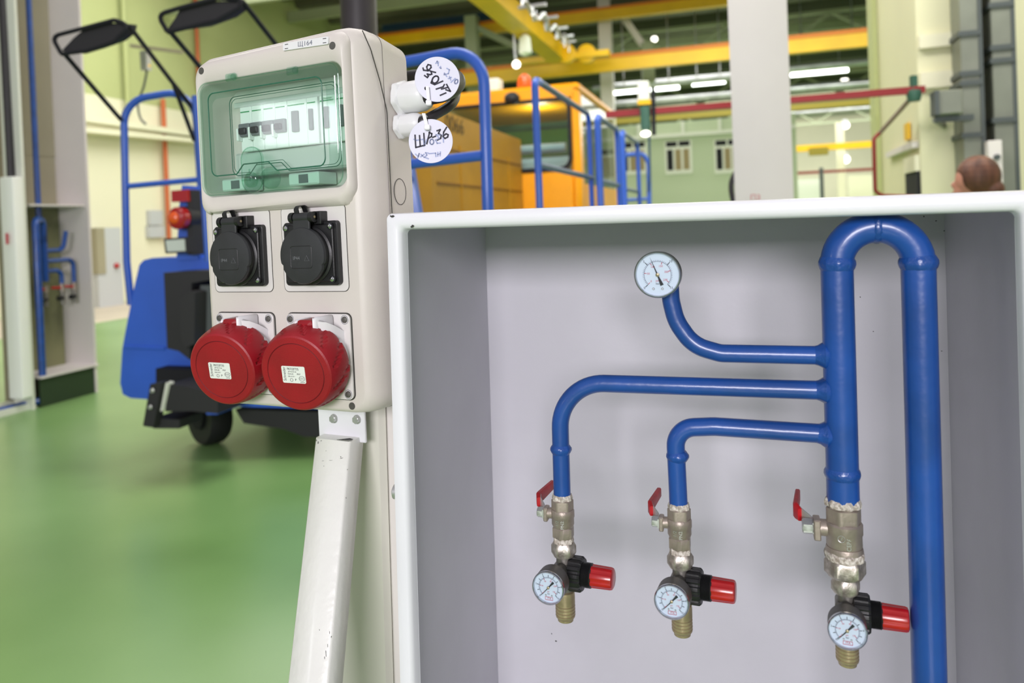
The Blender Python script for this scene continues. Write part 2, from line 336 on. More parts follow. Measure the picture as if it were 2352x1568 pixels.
# ---- small ball valve (local origin on pipe axis at pipe end, -z down)
def nT(x, y, z): return NF @ Matrix.Translation((x, y, z))
def ball_valve(name, label, s, T, big=False):
    t = thing(name, label, 'valve', T, 'ball valves with red levers')
    O = V((0, 0, 0)); rB = .0133 * s
    rs = lambda t_, r, h: 1 + .05 * math.sin(7 * t_) + .04 * math.sin(11 * t_ + 1)
    mb = MB()
    mb.hexa(V((0, 0, -.0042 * s)), V((0, 0, -.018 * s)), .0121 * s, .1, .2)
    L0, L1 = -.0155 * s, -.0352 * s
    mb.lathe([(rB * .92, -L0 - .0), (rB, -L0 + .002), (rB, -L0 + .0085 * s), (rB * .95, -L0 + .0095 * s), (rB * .955, -L1 - .003), (rB * .86, -L1)], O, V((0, 0, -1)), 40)
    mb.hexa(V((0, 0, -.0345 * s)), V((0, 0, -.0485 * s)), .0119 * s, .16, .5)
    if big: mb.lathe([(rB * .96, .034 * s), (rB * 1.0, .036 * s), (rB, .043 * s), (rB * .9, .046 * s)], O, V((0, 0, -1)), 40)
    mb.build('valve_body', 'nickel', t)
    MB().lathe([(.0100 * s, -.0012 * s), (.0108 * s, .0008 * s), (.0113 * s, .003 * s), (.0110 * s, .0052 * s)] if not big else [(.0154, -.003), (.0166, -.0005), (.0172, .002), (.0168, .0052)], O, V((0, 0, -1)), 36, rs).build('thread_sealant', 'sealant', t)
    zs = -.0215 * s
    mb = MB(); mb.lathe([(.0062 * s, .009 * s), (.0062 * s, .0175 * s), (.0052 * s, .0185 * s)], V((0, 0, zs)), V((-1, 0, 0)), 24)
    mb.box(-.0215 * s, -.0165 * s, -.0066 * s, .0066 * s, zs - .0085 * s, zs + .007 * s, .0012)
    mb.build('stem_housing', 'nickel', t)
    xs = -.0255 * s
    MB().hexa(V((xs + .004 * s, 0, zs)), V((xs - .004 * s, 0, zs)), .0056 * s, .15).build('lever_nut', 'zinc', t)
    # lever: flat bar, bent, running to the back of the niche
    def bend(pts, w, th, nm, m):
        mb = MB(); lp = []
        pts = fillet(pts, .006, 4)
        for i, p in enumerate(pts):
            a = pts[max(0, i - 1)]; b = pts[min(len(pts) - 1, i + 1)]; d = (b - a).normalized(); s_ = d.cross(Z).normalized() * th / 2
            k = w / 2 * (1 if 0 < i < len(pts) - 1 else .8)
            lp.append([p - s_ - Z * k * .8, p - s_ * .6 - Z * k, p + s_ * .6 - Z * k, p + s_ - Z * k * .8, p + s_ + Z * k * .8, p + s_ * .6 + Z * k, p - s_ * .6 + Z * k, p - s_ + Z * k * .8])
        return mb.loft(lp).build(nm, m, t, ang=45)
    x0 = -.0205 * s - .0015
    lv = bend([V((x0, -.006, zs)), V((x0, .004, zs + .001)), V((x0 - .008 * s, .014, zs + .007)), V((x0 - .010 * s, .024, zs + .0085))], .0125 * s if not big else .014, .0018, 'lever', 'zinc')
    gp = [V((x0 - .0085 * s, .0115, zs + .0070)), V((x0 - .0115 * s, .020, zs + .0088)), V((x0 - .0105 * s + .004, .068, zs + .009))]
    bend(gp, .0135 * s if not big else .016, .0052, 'lever_grip', 'redgrip')
    # cast marks
    mb = MB()
    if not big:
        for i, tx in enumerate(('1/2', 'PN25')):
            me = text(tx, .0052)
            a = (-.30, .18)[i]
            c = V((math.sin(a) * rB * .965, -math.cos(a) * rB * .965, -.0285 * s)); mb.add(me, TX(c, V((0, 0, 1)), V((-math.cos(a), -math.sin(a), 0))))
    else:
        me = text('CEPA', .0058); a = .15
        mb.add(me, TX(V((math.sin(a) * rB * .985, -math.cos(a) * rB * .985, -.028 * s)), V((0, 0, 1)), V((-math.cos(a), -math.sin(a), 0))))
        a = -.25; c = V((math.sin(a) * rB * .97, -math.cos(a) * rB * .97, -.0245 * s)); ex, n = V((math.cos(a), math.sin(a), 0)), V((math.sin(a), -math.cos(a), 0))
        mb.tube([c + n * .0004 + ex * .0033 * math.cos(k * PI / 10) + Z * .0033 * math.sin(k * PI / 10) for k in range(20)], .0003, 6, True)
        mb.tube([c + n * .0005 - Z * .002 - ex * .001, c + n * .0005 + Z * .002 + ex * .001], .0004, 6)
    mb.build('cast_marks', 'zinc', t, flat=True)
    return t
v1 = ball_valve('ball_valve', 'nickel ball valve with red lever under the leftmost blue branch pipe', 1.0, nT(x1, DP, zv))
v2 = copy_tree(v1); v2.matrix_world = nT(x2, DP, zv) @ Matrix.Rotation(math.radians(0), 4, 'Z')
v2['label'] = 'nickel ball valve with red lever under the middle blue branch pipe'
v3 = ball_valve('ball_valve', 'large nickel ball valve with red lever under the thick blue header pipe', 1.36, nT(xh, DP, zv3), True)

# ---- pressure regulator. origin = axis, top of the union nut
def gauge_parts(par, c, r, depth, housing, angle, big=False, hub='zinc'):
    """gauge facing -y, front plane at c, case going +y"""
    n = V((0, -1, 0))
    f = lambda x, z: (c + V((x, .0012, z)), n)
    if housing: hs = par
    MB().lathe([(r * .90, .0022), (r * .90, .0017)], c, V((0, 1, 0)), 48).build('dial', 'dial', par)
    MB().lathe([(r * .9, .0028), (r * .985, .0028), (r, .001), (r * .985, -.0012), (r * .94, -.002), (r * .90, -.001), (r * .885, .0016), (r * .9, .0028)], c, V((0, 1, 0)), 56, cap=False).build('bezel', 'chrome', par, ang=60)
    k = .62
    st = []; st2 = []; st3 = []
    nmaj = 4 if big else 11
    for i in range(nmaj):
        a = math.radians(225 - 270 * i / (nmaj - 1)); u = V((math.cos(a), 0, math.sin(a)))
        st.append([(u.x * r * .60, u.z * r * .60), (u.x * r * .73, u.z * r * .73)])
    for i in range(41):
        a = math.radians(225 - 270 * i / 40); st2.append([(math.cos(a) * r * .57, math.sin(a) * r * .57), (math.cos(a) * r * .63, math.sin(a) * r * .63)])
    st2.append([(math.cos(a) * r * .57, math.sin(a) * r * .57) for a in [math.radians(225 - 270 * i / 40) for i in range(41)]])
    for i in range(6):
        a = math.radians(225 - 270 * i / 5.2); st3.append([(math.cos(a) * r * .48, math.sin(a) * r * .48), (math.cos(a) * r * .56, math.sin(a) * r * .56)])
    f2 = lambda x, z: (c + V((x, .0015, z)), n)
    ribbons(st, r * .028, f2).build('scale_marks', 'printk', par, flat=True)
    ribbons(st2, r * .014, f2).build('scale_ring', 'printg', par, flat=True)
    mb = ribbons(st3, r * .026, f2)
    for i, tx in enumerate(('0', '50', '100', '150', '200', '230') if big else ('0', '30', '60', '90', '120', '150')):
        a = math.radians(225 - 270 * i / 5.2); mb.add(text(tx, r * .12), TX(c + V((math.cos(a) * r * .39, .0014, math.sin(a) * r * .39)), X, Z))
    mb.add(text('psi', r * .12), TX(c + V((-.02 * r, .0014, -.25 * r)), X, Z))
    mb.build('inner_numerals', 'printr', par, flat=True)
    mb = MB()
    for i, tx in enumerate(('0', '5', '10', '15') if big else ('0', '2', '4', '6', '8', '10')):
        a = math.radians(225 - 270 * i / (3.0 if big else 5)); mb.add(text(tx, r * .14), TX(c + V((math.cos(a) * r * .80, .0014, math.sin(a) * r * .80)), X, Z))
    mb.add(text('bar', r * .13), TX(c + V((0, .0014, -.38 * r)), X, Z))
    mb.build('outer_numerals', 'printk', par, flat=True)
    if not big:
        mb = MB(); mb.add(text('ITA', r * .16), TX(c + V((.02 * r, .0014, -.66 * r)), X, Z)); q = [(-.22, -.75), (.24, -.75), (.24, -.57), (-.22, -.57), (-.22, -.75)]
        mb.bm.verts.ensure_lookup_table()
        mb.build('dial_logo', 'printr', par, flat=True)
        ribbons([[(a * r, b * r) for a, b in q]], r * .02, f2).build('dial_logo_frame', 'printr', par, flat=True)
    a = math.radians(angle); u = (math.cos(a), math.sin(a)); w = (-u[1], u[0])
    poly = [(u[0] * r * .80, u[1] * r * .80), (w[0] * r * .03, w[1] * r * .03), (-u[0] * r * .18 + w[0] * r * .04, -u[1] * r * .18 + w[1] * r * .04), (-u[0] * r * .48 + w[0] * r * .075, -u[1] * r * .48 + w[1] * r * .075),
            (-u[0] * r * .48 - w[0] * r * .075, -u[1] * r * .48 - w[1] * r * .075), (-u[0] * r * .18 - w[0] * r * .04, -u[1] * r * .18 - w[1] * r * .04), (-w[0] * r * .03, -w[1] * r * .03)]
    MB().prism(poly, c + V((0, .0006, 0)), X, Z, n, 0, .0004).build('needle', 'printk', par, flat=True)
    MB().lathe([(r * .085, 0), (r * .08, .001), (r * .03, .0014)], c + V((0, .0006, 0)), n, 20).build('needle_hub', 'brass', par)
    mb = MB()
    for sx in (-1, 1): mb.lathe([(r * .055, 0), (r * .03, .0005)], c + V((sx * r * .19, .0016, -r * .60 if big else -r * .48)), n, 12)
    mb.build('dial_screws', 'zinc', par)
    MB().lathe([(r * .895, -.0006), (r * .5, -.0010), (r * .01, -.0011)], c, V((0, 1, 0)), 40, cap=False).build('lens', 'lens', par)

def regulator(label, T):
    t = thing('pressure_regulator', label, 'pressure regulator', T, 'pressure regulators with red knobs')
    mb = MB(); rs = lambda t_, r, h: 1 + .05 * math.sin(7 * t_) + .04 * math.sin(13 * t_ + 1)
    mb.lathe([(.0092, -.009), (.0108, -.006), (.0112, .0), (.0105, .003)], V((0, 0, 0)), V((0, 0, -1)), 36, rs); mb.build('thread_sealant', 'sealant', t)
    MB().hexa(V((0, 0, -.0005)), V((0, 0, -.0160)), .0135, .28, .3).build('union_nut', 'stained', t)
    mb = MB(); mb.lathe([(.0088, .013), (.0088, .026), (.0095, .027), (.0095, .049), (.0088, .0555), (.0086, .060)], V((0, 0, 0)), V((0, 0, -1)), 32)
    mb.box(-.0105, .0105, -.0125, .0125, -.048, -.0235, .003); mb.lathe([(.0125, -.003), (.0125, .0075)], V((0, 0, -.0347)), X, 32)
    mb.build('regulator_body', 'alu', t)
    zk = -.0347; O = V((0, 0, zk))
    fl = lambda n, a: (lambda t_, r, h: 1 - a * (1 if math.cos(n * t_) > .35 else 0) * (1 if r > .0165 else 0))
    MB().lathe([(.016, .0068), (.0190, .0078), (.0190, .0205), (.0172, .0225), (.0135, .023)], O, X, 96, fl(14, .07)).build('locking_ring', 'blackp', t, ang=25)
    prof = [(.0128, .0215)]
    for k in range(11): prof += [(.0134, .0220 + k * .0010), (.0127, .0225 + k * .0010)]
    prof += [(.0120, .0335)]
    MB().lathe(prof, O, X, 40).build('threaded_neck', 'blackp', t, ang=20)
    fk = lambda t_, r, h: 1 - .055 * max(0, min(1, (math.cos(8 * t_) - .3) * 4)) * (1 if r > .0114 and h < .056 else .4)
    MB().lathe([(.0112, .0312), (.0122, .0316), (.0124, .0335), (.0119, .0545), (.0112, .0565), (.0094, .0574)], O, X, 96, fk).build('adjusting_knob', 'redknob', t, ang=40)
    g = MB().lathe([(.0088, .0), (.0088, .017), (.0150, .0195), (.0176, .024), (.0178, .0405), (.0168, .0415), (.0166, .0400)], V((0, -.0115, -.0290)), V((0, -1, 0)), 56).build('gauge_housing', 'dkmetal', t, ang=40)
    gauge_parts(g, V((0, -.0545, -.0290)), .0180, .03, True, 228)
    prof = [(.0078, .0545), (.0108, .0565), (.0112, .0605), (.0112, .0695)]
    for k in range(4): prof += [(.0112, .0700 + k * .0036), (.0104, .0705 + k * .0036), (.0104, .0716 + k * .0036), (.0112, .0721 + k * .0036)]
    prof += [(.0108, .0850), (.0092, .0870), (.0088, .0895), (.0070, .0897), (.0066, .084)]
    MB().lathe(prof, V((0, 0, 0)), V((0, 0, -1)), 40).build('hose_coupling', 'brass', t, ang=25)
    return t
RZ = Matrix.Rotation(math.radians(-5.5), 4, 'Z')
zr = zv - .0525
r1 = regulator('black and red pressure regulator with gauge below the leftmost ball valve', nT(x1, DP, zr) @ RZ)
r2 = copy_tree(r1); r2.matrix_world = nT(x2, DP, zr) @ RZ; r2['label'] = 'black and red pressure regulator with gauge below the middle ball valve'
zr3 = zv3 - .078
r3 = copy_tree(r1); r3.matrix_world = nT(xh, DP, zr3) @ RZ; r3['label'] = 'black and red pressure regulator whose knob nearly touches the thick blue down pipe'
for r_, ex in ((r2, 12), (r3, 10)):     # slightly different needle readings
    pass
ad = MB(); ad.hexa(V((0, 0, .0205)), V((0, 0, .0010)), .0190, .2, .1); ad.build('reducer_nut', 'stained', r3)
MB().lathe([(.0175, .0), (.0188, .0015), (.0192, .004), (.0184, .0085)], V((0, 0, .0275)), V((0, 0, -1)), 36, lambda t_, r, h: 1 + .03 * math.sin(7 * t_)).build('sealant_band', 'sealant', r3)

# ---- round gauge on the upper branch
gc = nl(1510, 631, DP - .030); rg = .0247
pg = thing('pressure_gauge', 'round white-faced pressure gauge on the upper left blue branch', 'gauge', NF)
MB().lathe([(.0105, 0), (.014, .002), (.0215, .004), (rg * .97, .009), (rg * .97, .0265)], gc + V((0, .030, 0)), V((0, -1, 0)), 56).build('gauge_case', 'dkmetal', pg, ang=40)
gauge_parts(pg, gc, rg, .03, True, 112, True)
MB().hexa(gc + V((.0015, .046, .0015)), gc + V((.0015, .028, .0015)), .0098, .1).build('rear_nut', 'dkmetal', pg)
mb = MB().tube([nl(1538, 640), gc + V((.004, .052, .0)), gc + V((.0015, .044, .0015))], rb * .9, 20); mb.build('gauge_elbow', 'blue', pipes)

# ================================================================== ELECTRICAL BOX
eb = thing('distribution_box', 'pale grey plastic power distribution box with clear green door on the post', 'electrical box', EF)
def el(px, py, d=0): return loc(EF, px, py, d)
WX0, WX1, WZ0, WZ1 = .0005, .2395, .0195, .1735
xoff = .0
def body_loop(x0, x1, z0, z1, r, y, sk=0):
    lp = rrect(x0, x1, z0, z1, r, y, 8)
    for p in lp:
        if p.z > 0: p.z += sk * (p.x - .12) / .24
    return lp
hole = lambda y, e=0, r=.016: rrect(WX0 - e, WX1 + e, WZ0 - e, WZ1 + e, r, y, 8)
mb = MB()
mb.loft([body_loop(-.0285, .2635, -.262, .2060, .022, .097, .004), body_loop(-.0305, .2625, -.264, .2140, .022, .0445, .006)], True, False)
mb.build('rear_enclosure', 'box', eb, ang=50)
mb = MB()
mb.loft([body_loop(-.0295, .2618, -.264, .2140, .022, .045, .006), body_loop(-.028, .2605, -.264, .2155, .024, .026, .007), body_loop(-.023, .2565, -.264, .2150, .026, .014, .008), body_loop(-.016, .2495, -.2625, .2125, .026, .0045, .008),
         body_loop(-.0085, .2425, -.2585, .2090, .024, 0, .008), body_loop(-.0075, .2405, -.257, .2070, .022, -.0002, .008), hole(-.0002, 0), hole(.040, -.006)], False, True)
mb.build('front_cover', 'box', eb, ang=60)
mb = MB()
mb.loft([body_loop(-.0090, .2455, -.0035, .2095, .02, .0015, .008), body_loop(-.0095, .2460, -.0030, .2075, .02, -.003, .008), body_loop(-.008, .2445, -.0010, .2040, .02, -.0085, .008), body_loop(-.005, .2415, .0025, .1995, .02, -.0115, .007),
         body_loop(-.003, .2405, .006, .196, .02, -.012, .005), hole(-.012, .0015, .016), hole(-.010, 0, .016), hole(.002, 0, .016)], False, False)
mb.build('window_surround', 'box', eb, ang=60)
# seam line
sx = .2640
sp = [V((sx - .0005, .0455, -.25)), V((sx, .0455, -.1)), V((sx, .0455, .115)), V((sx - .0012, .036, .150)), V((sx - .0035, .022, .190)), V((sx - .0095, .0150, .2125))]
MB().tube(fillet(sp, .03, 5), .0006, 8).build('seam_line', 'line', eb)
# knock-out ring on the side
kc = loc(EF, 919, 440, .07); kcx = .2633
iv = EF.inverted(); o_ = iv @ CAM; r_ = iv.to_3x3() @ ray(919, 440); tt = (kcx - o_.x) / r_.x; kc = o_ + r_ * tt
MB().tube([V((kcx, kc.y + .0135 * math.cos(a), kc.z + .0135 * math.sin(a) * 1.25)) for a in [2 * PI * k / 40 for k in range(40)]], .0004, 6, True).build('knockout_ring', 'line', eb)
# cover screws
for px, py in ((463, 163), (764, 105)):
    p = el(px, py, -.0115); mb = MB(); mb.lathe([(.0048, 0), (.0048, .0012)], p - V((0, -.0005, 0)), V((0, -1, 0)), 24); mb.build('cover_screw_recess', 'dkmetal', eb)
p = el(809, 932, 0); MB().lathe([(.0046, -.001), (.0046, .0008)], p, V((0, -1, 0)), 24).build('cover_screw_recess', 'dkmetal', eb)
# name plate
npl = thing('name_plate', 'small white slotted name plate lettered in grey along the box top edge', 'name plate', EF)
A, B, C_ = el(652, 100, -.0125), el(756, 84, -.0125), el(654, 117, -.0125)
ex = (B - A).normalized(); n_ = V((0, -1, .05)).normalized(); ey = n_.cross(ex).normalized() * -1
if ey.z < 0: ey = -ey
wpl, hpl = (B - A).length, (A - C_).length; ctr = A + ex * wpl / 2 - ey * hpl / 2 + V((0, -.0002, 0))
poly = [(p.x, p.z) for p in rrect(-wpl / 2, wpl / 2, -hpl / 2, hpl / 2, .0015, 0, 4)]
MB().prism(poly, ctr, ex, ey, n_, -.002, .0014).build('plate', 'whitep', npl)
MB().add(text('Щ164', hpl * .88, 1.15), TX(ctr + n_ * .0016 - ex * .0005, ex, ey)).build('lettering', 'printg', npl, flat=True)
mb = MB()
for sx_ in (-1, 1):
    for sy_ in (-.55, .55):
        c = ctr + ex * sx_ * wpl * .42 + ey * sy_ * hpl * .5; mb.prism([(-.0026, -.0004), (.0026, -.0004), (.0026, .0004), (-.0026, .0004)], c, ex, ey, n_, .0012, .0016)
mb.build('slots', 'printk', npl)
# blank panels around the black sockets
PW, GAP, PH = .1036, .01925, .11
for x0 in (0, PW + GAP):
    mb = MB(); mb.loft([rrect(x0 + .0004, x0 + PW - .0004, -PH + .0004, -.0004, .007, .001, 5), rrect(x0 + .0004, x0 + PW - .0004, -PH + .0004, -.0004, .007, -.0008, 5)]).build('socket_panel', 'panel', eb)
    MB().tube(rrect(x0, x0 + PW, -PH, 0, .0072, -.0004, 5), .00045, 6, True).build('panel_gap', 'line', eb)
# transparent door
dr = thing('d', 'd', 'd'); bpy.data.objects.remove(dr)
mb = MB()
mb.loft([hole(-.0085, -.001, .015), hole(-.0135, -.0018, .015), hole(-.0163, -.0045, .014), hole(-.0175, -.0065, .013)], False, True)
door = mb.build('clear_door', 'green_glass', eb, ang=18)
mb = MB()      # broad moulded border of the door (second layer = deeper tint)
mb.loft([hole(-.0125, -.0042, .013), hole(-.0125, -.024, .010)], False, False); mb.build('door_border', 'green_solid', door)
a0 = dict(x0=WX0 + .0215, x1=WX1 - .0265, z0=WZ0 + .027, z1=WZ1 - .017)
b0 = dict(x0=WX0 + .040, x1=WX1 - .0170, z0=WZ0 + .027, z1=WZ1 - .0215)
def inner_line(d, y, notch):
    lp = rrect(d['x0'], d['x1'], d['z0'], d['z1'], .010, y, 8); out = []
    # notch the bottom edge around the latch
    xs = d['x0'] + notch; zb_ = d['z0']
    n = len(lp); st = [p for p in lp]
    out = st + [V((xs, y, zb_)), V((xs + .012, y, zb_ + .012)), V((xs + .055, y, zb_ + .012)), V((xs + .068, y, zb_))]
    return fillet(out + [out[0]], .004, 3)[:-1]
MB().tube(inner_line(a0, -.0172, .045), .00085, 8, True).build('pane_edge', 'green_line', door)
MB().tube(inner_line(b0, .002, .03), .0006, 8, True).build('pane_edge', 'green_line', door)
MB().tube(inner_line(dict(x0=b0['x0'] + .003, x1=b0['x1'] - .003, z0=b0['z0'] + .003, z1=b0['z1'] - .003), .002, .03), .0004, 8, True).build('pane_edge', 'green_line', door)
MB().tube(hole(-.0155, -.002, .015), .0009, 8, True).build('door_rim_edge', 'green_solid', door)
for hx in (el(532, 170, -.014), el(673, 155, -.014)):
    MB().box(hx.x - .009, hx.x + .009, -.0185, -.013, hx.z - .0095, hx.z + .0005, .002).build('door_hinge', 'green_solid', door)
    MB().lathe([(.0042, -.001), (.0040, .0012)], hx + V((.006, -.0175, -.005)) - V((0, hx.y, 0)), V((0, -1, 0)), 16).build('hinge_pin', 'green_solid', door)
lc = el(581, 388, -.020)
lt = MB(); lp = rrect(lc.x - .0175, lc.x + .0175, lc.z - .030, lc.z + .028, .016, 0, 8)
lt.loft([[p + V((0, y, 0)) for p in lp] for y in (-.018, -.022)]); latch = lt.build('door_latch', 'green_glass', door)
MB().tube([p + V((0, -.0222, 0)) for p in lp], .0007, 8, True).build('latch_edge', 'green_solid', latch)
kc2 = V((lc.x - .001, -.022, lc.z - .014))
MB().lathe([(.010, -.001), (.010, .003), (.0085, .004), (.004, .0042)], kc2, V((0, -1, 0)), 32).build('latch_knob', 'green_solid', latch)
mb = MB(); mb.box(kc2.x - .014, kc2.x + .014, -.0262, -.0245, kc2.z - .0012, kc2.z + .0012, .0005); mb.box(kc2.x - .0012, kc2.x + .0012, -.0262, -.0245, kc2.z - .002, kc2.z + .014, .0005)
mb.build('latch_grip', 'green_solid', latch)
MB().lathe([(.014, 0), (.014, .007), (.012, .010)], V((lc.x + .014, .0, lc.z - .012)), V((0, -1, 0)), 28).build('latch_boss', 'green_solid', latch)
# interior: bright rail cover, white latch blocks
YI = .0
mb = MB(); mb.box(.030, .236, .020, .022, .1400, .148, .001); mb.box(.030, .236, .016, .0385, .046, .0780, .003); mb.build('module_mask', 'inner', eb)
for bx in (el(527, 418, -.004), el(683, 410, -.004)):
    b_ = MB().box(bx.x - .019, bx.x + .030 if bx.x > .1 else bx.x + .02, .0, .0385, WZ0 + .001 + .006, WZ0 + .023, .002).build('cover_latch', 'module', eb)
    mb = MB(); mb.box(bx.x - .001, bx.x + .014, -.0006, .002, WZ0 + .0095, WZ0 + .0205); mb.build('latch_slot', 'modgrey', b_)
# breakers
def module(x0, w, kind, label, cat='circuit breaker'):
    t = thing('circuit_breaker' if kind != 'rcd' else 'switch_module', label, cat, EF, 'modules behind the green door')
    z0, z1 = .0785, .1385
    MB().box(x0 + .0002, x0 + w - .0002, .010, .038, z0, z1, .0008).build('housing', 'module', t)
    if kind == 'mcb':
        MB().box(x0 + .0005, x0 + w - .0005, .0045, .011, z0 + .0195, z0 + .0370, .0015).build('toggle_well', 'modgrey', t)
        MB().box(x0 + .004, x0 + w - .004, .0005, .006, z0 + .0225, z0 + .031, .0015).build('toggle', 'blackp', t)
        MB().box(x0 + .0002, x0 + .0035, .001, .0105, z0 + .014, z0 + .031, .001).build('shoulder', 'module', t)
    else:
        MB().box(x0 + w * .3, x0 + w * .62, .0055, .011, z0 + .018, z0 + .045, .001).build('toggle', 'modgrey', t)
    MB().box(x0 + .002, x0 + w - .003, .0092, .0102, z1 - .0075, z1 - .0062).build('brand_stripe', 'printgr', t)
    return t
names = ['at the left end of the row', 'second from the left end of the row', 'third from the left end', 'fourth from the left end']
for i in range(4): module(.0500 + i * .0205, .0203, 'mcb', 'dark-toggled breaker behind the green door, ' + names[i])
module(.1322, .032, 'wide', 'blank white module right of the breakers behind the green door', 'electrical module')
module(.1644, .018, 'wide', 'narrow white module in the middle of the right half behind the green door', 'electrical module')
t = module(.1855, .026, 'rcd', 'white switch module with grey toggle near the right end behind green door', 'electrical module')
MB().add(text('Schneider', .0042), TX(V((.1985, .0090, .1345)), X, Z)).build('brand_print', 'printgr', t, flat=True)
module(.2118, .020, 'wide', 'white module at the right end of the row behind green door', 'electrical module')

# ---- black sockets
def screw(mb, c, n, r): mb.lathe([(r, 0), (r * .95, r * .3), (r * .5, r * .5)], c, n, 20)
def black_socket(label, T):
    t = thing('power_socket', label, 'power socket', T, 'black flap power sockets')
    mb = MB(); s = lambda e, y, r: rrect(-.0430 + e, .0430 - e, -.0405 + e, .0400 - e, r, y, 5)
    mb.loft([s(0, 0, .005), s(0, -.0065, .005), s(.001, -.0075, .005), s(.004, -.0078, .005), s(.0045, -.0105, .005), s(.0055, -.0112, .004)]).build('flange', 'blackp', t, ang=30)
    mb = MB(); mb.lathe([(.0375, .010), (.0375, .0125), (.036, .0135), (.0345, .014), (.0345, .0175), (.033, .020)], V((0, 0, -.002)), V((0, -1, 0)), 56); mb.build('socket_ring', 'blackp', t, ang=25)
    def lidpoly(k=1.0):
        out = []
        for i in range(72):
            a = 2 * PI * i / 72; r = .0355 * k; x, z = r * math.cos(a), r * math.sin(a)
            if z < -.010: x = max(-.0312 * k, min(.0312 * k, x))
            if z < -.0325 * k and abs(x) > .011: z = -.0325 * k
            out.append((x, z - .002))
        return out
    mb = MB(); lp = lambda k, y: [V((a, y, b)) for a, b in lidpoly(k)]
    mb.loft([lp(.97, -.0195), lp(1, -.0205), lp(1, -.0225), lp(.97, -.0243), lp(.80, -.0252), lp(.5, -.0256)])
    mb.box(-.0130, .0130, -.0235, -.0195, .028, .043, .001)
    lid = mb.build('flap_lid', 'blacklid', t, ang=40)
    MB().tube(rrect(-.0165, .0165, -.0175, .010, .003, -.0256, 4), .0004, 6, True).build('lid_panel_edge', 'blackp', lid)
    mb = MB(); mb.add(text('IP44', .0062), TX(V((-.0075, -.0259, -.005)), X, Z))
    mb.build('embossed_text', 'modgrey', lid, flat=True)
    MB().tube([V((.005, -.0258, -.0085)), V((.0125, -.0258, -.0085)), V((.00875, -.0258, -.002))], .0003, 6, True).build('embossed_triangle', 'modgrey', lid)
    mb = MB(); mb.cyl(V((-.0115, -.019, .0455)), V((.0115, -.019, .0455)), .0058); mb.build('hinge_barrel', 'blacklid', t)
    mb = MB()
    for a, b in ((-.0185, -.0125), (.0125, .0185)):
        mb.cyl(V((a, -.019, .0455)), V((b, -.019, .0455)), .0068)
    mb.box(-.0185, .0185, -.0185, -.0, .041, .0515, .001); mb.box(.0125, .0235, -.014, -.0, .036, .0525, .001)
    mb.build('hinge_bracket', 'blackp', t)
    MB().cyl(V((.0185, -.019, .0455)), V((.0190, -.019, .0455)), .0016, seg=12).build('hinge_pin', 'brass', t)
    pts = fillet([V((-.011, -.021, .050)), V((-.012, -.022, .0585)), V((-.008, -.012, .0605)), V((-.008, -.008, .052))], .004, 4)
    mb = MB()
    mb.loft([[p, p + V((.007, 0, 0)), p + V((.007, .0012, .0012)), p + V((0, .0012, .0012))] for p in pts]).build('spring_clip', 'blackp', t)
    for x, z in ((-.0352, .033), (.0352, .033), (.0352, -.0325)):
        mb = MB(); mb.lathe([(.0048, 0), (.0048, .0003)], V((x, -.0112, z)), V((0, -1, 0)), 20); f_ = mb.build('screw_recess', 'dark', t)
        mb = MB(); screw(mb, V((x, -.0114, z)), V((0, -1, 0)), .0034); sc_ = mb.build('screw', 'chrome', t)
    return t
sc1 = (0, 0, -.0602)
s1 = black_socket('black flap-covered power socket on the left side of the pale box', EF @ Matrix.Translation((PW / 2 + .0015, -.0008, -.0610)))
s2 = copy_tree(s1); s2.matrix_world = EF @ Matrix.Translation((PW * 1.5 + GAP + .0005, -.0008, -.0610)); s2['label'] = 'black flap-covered power socket on the right side of the pale box'

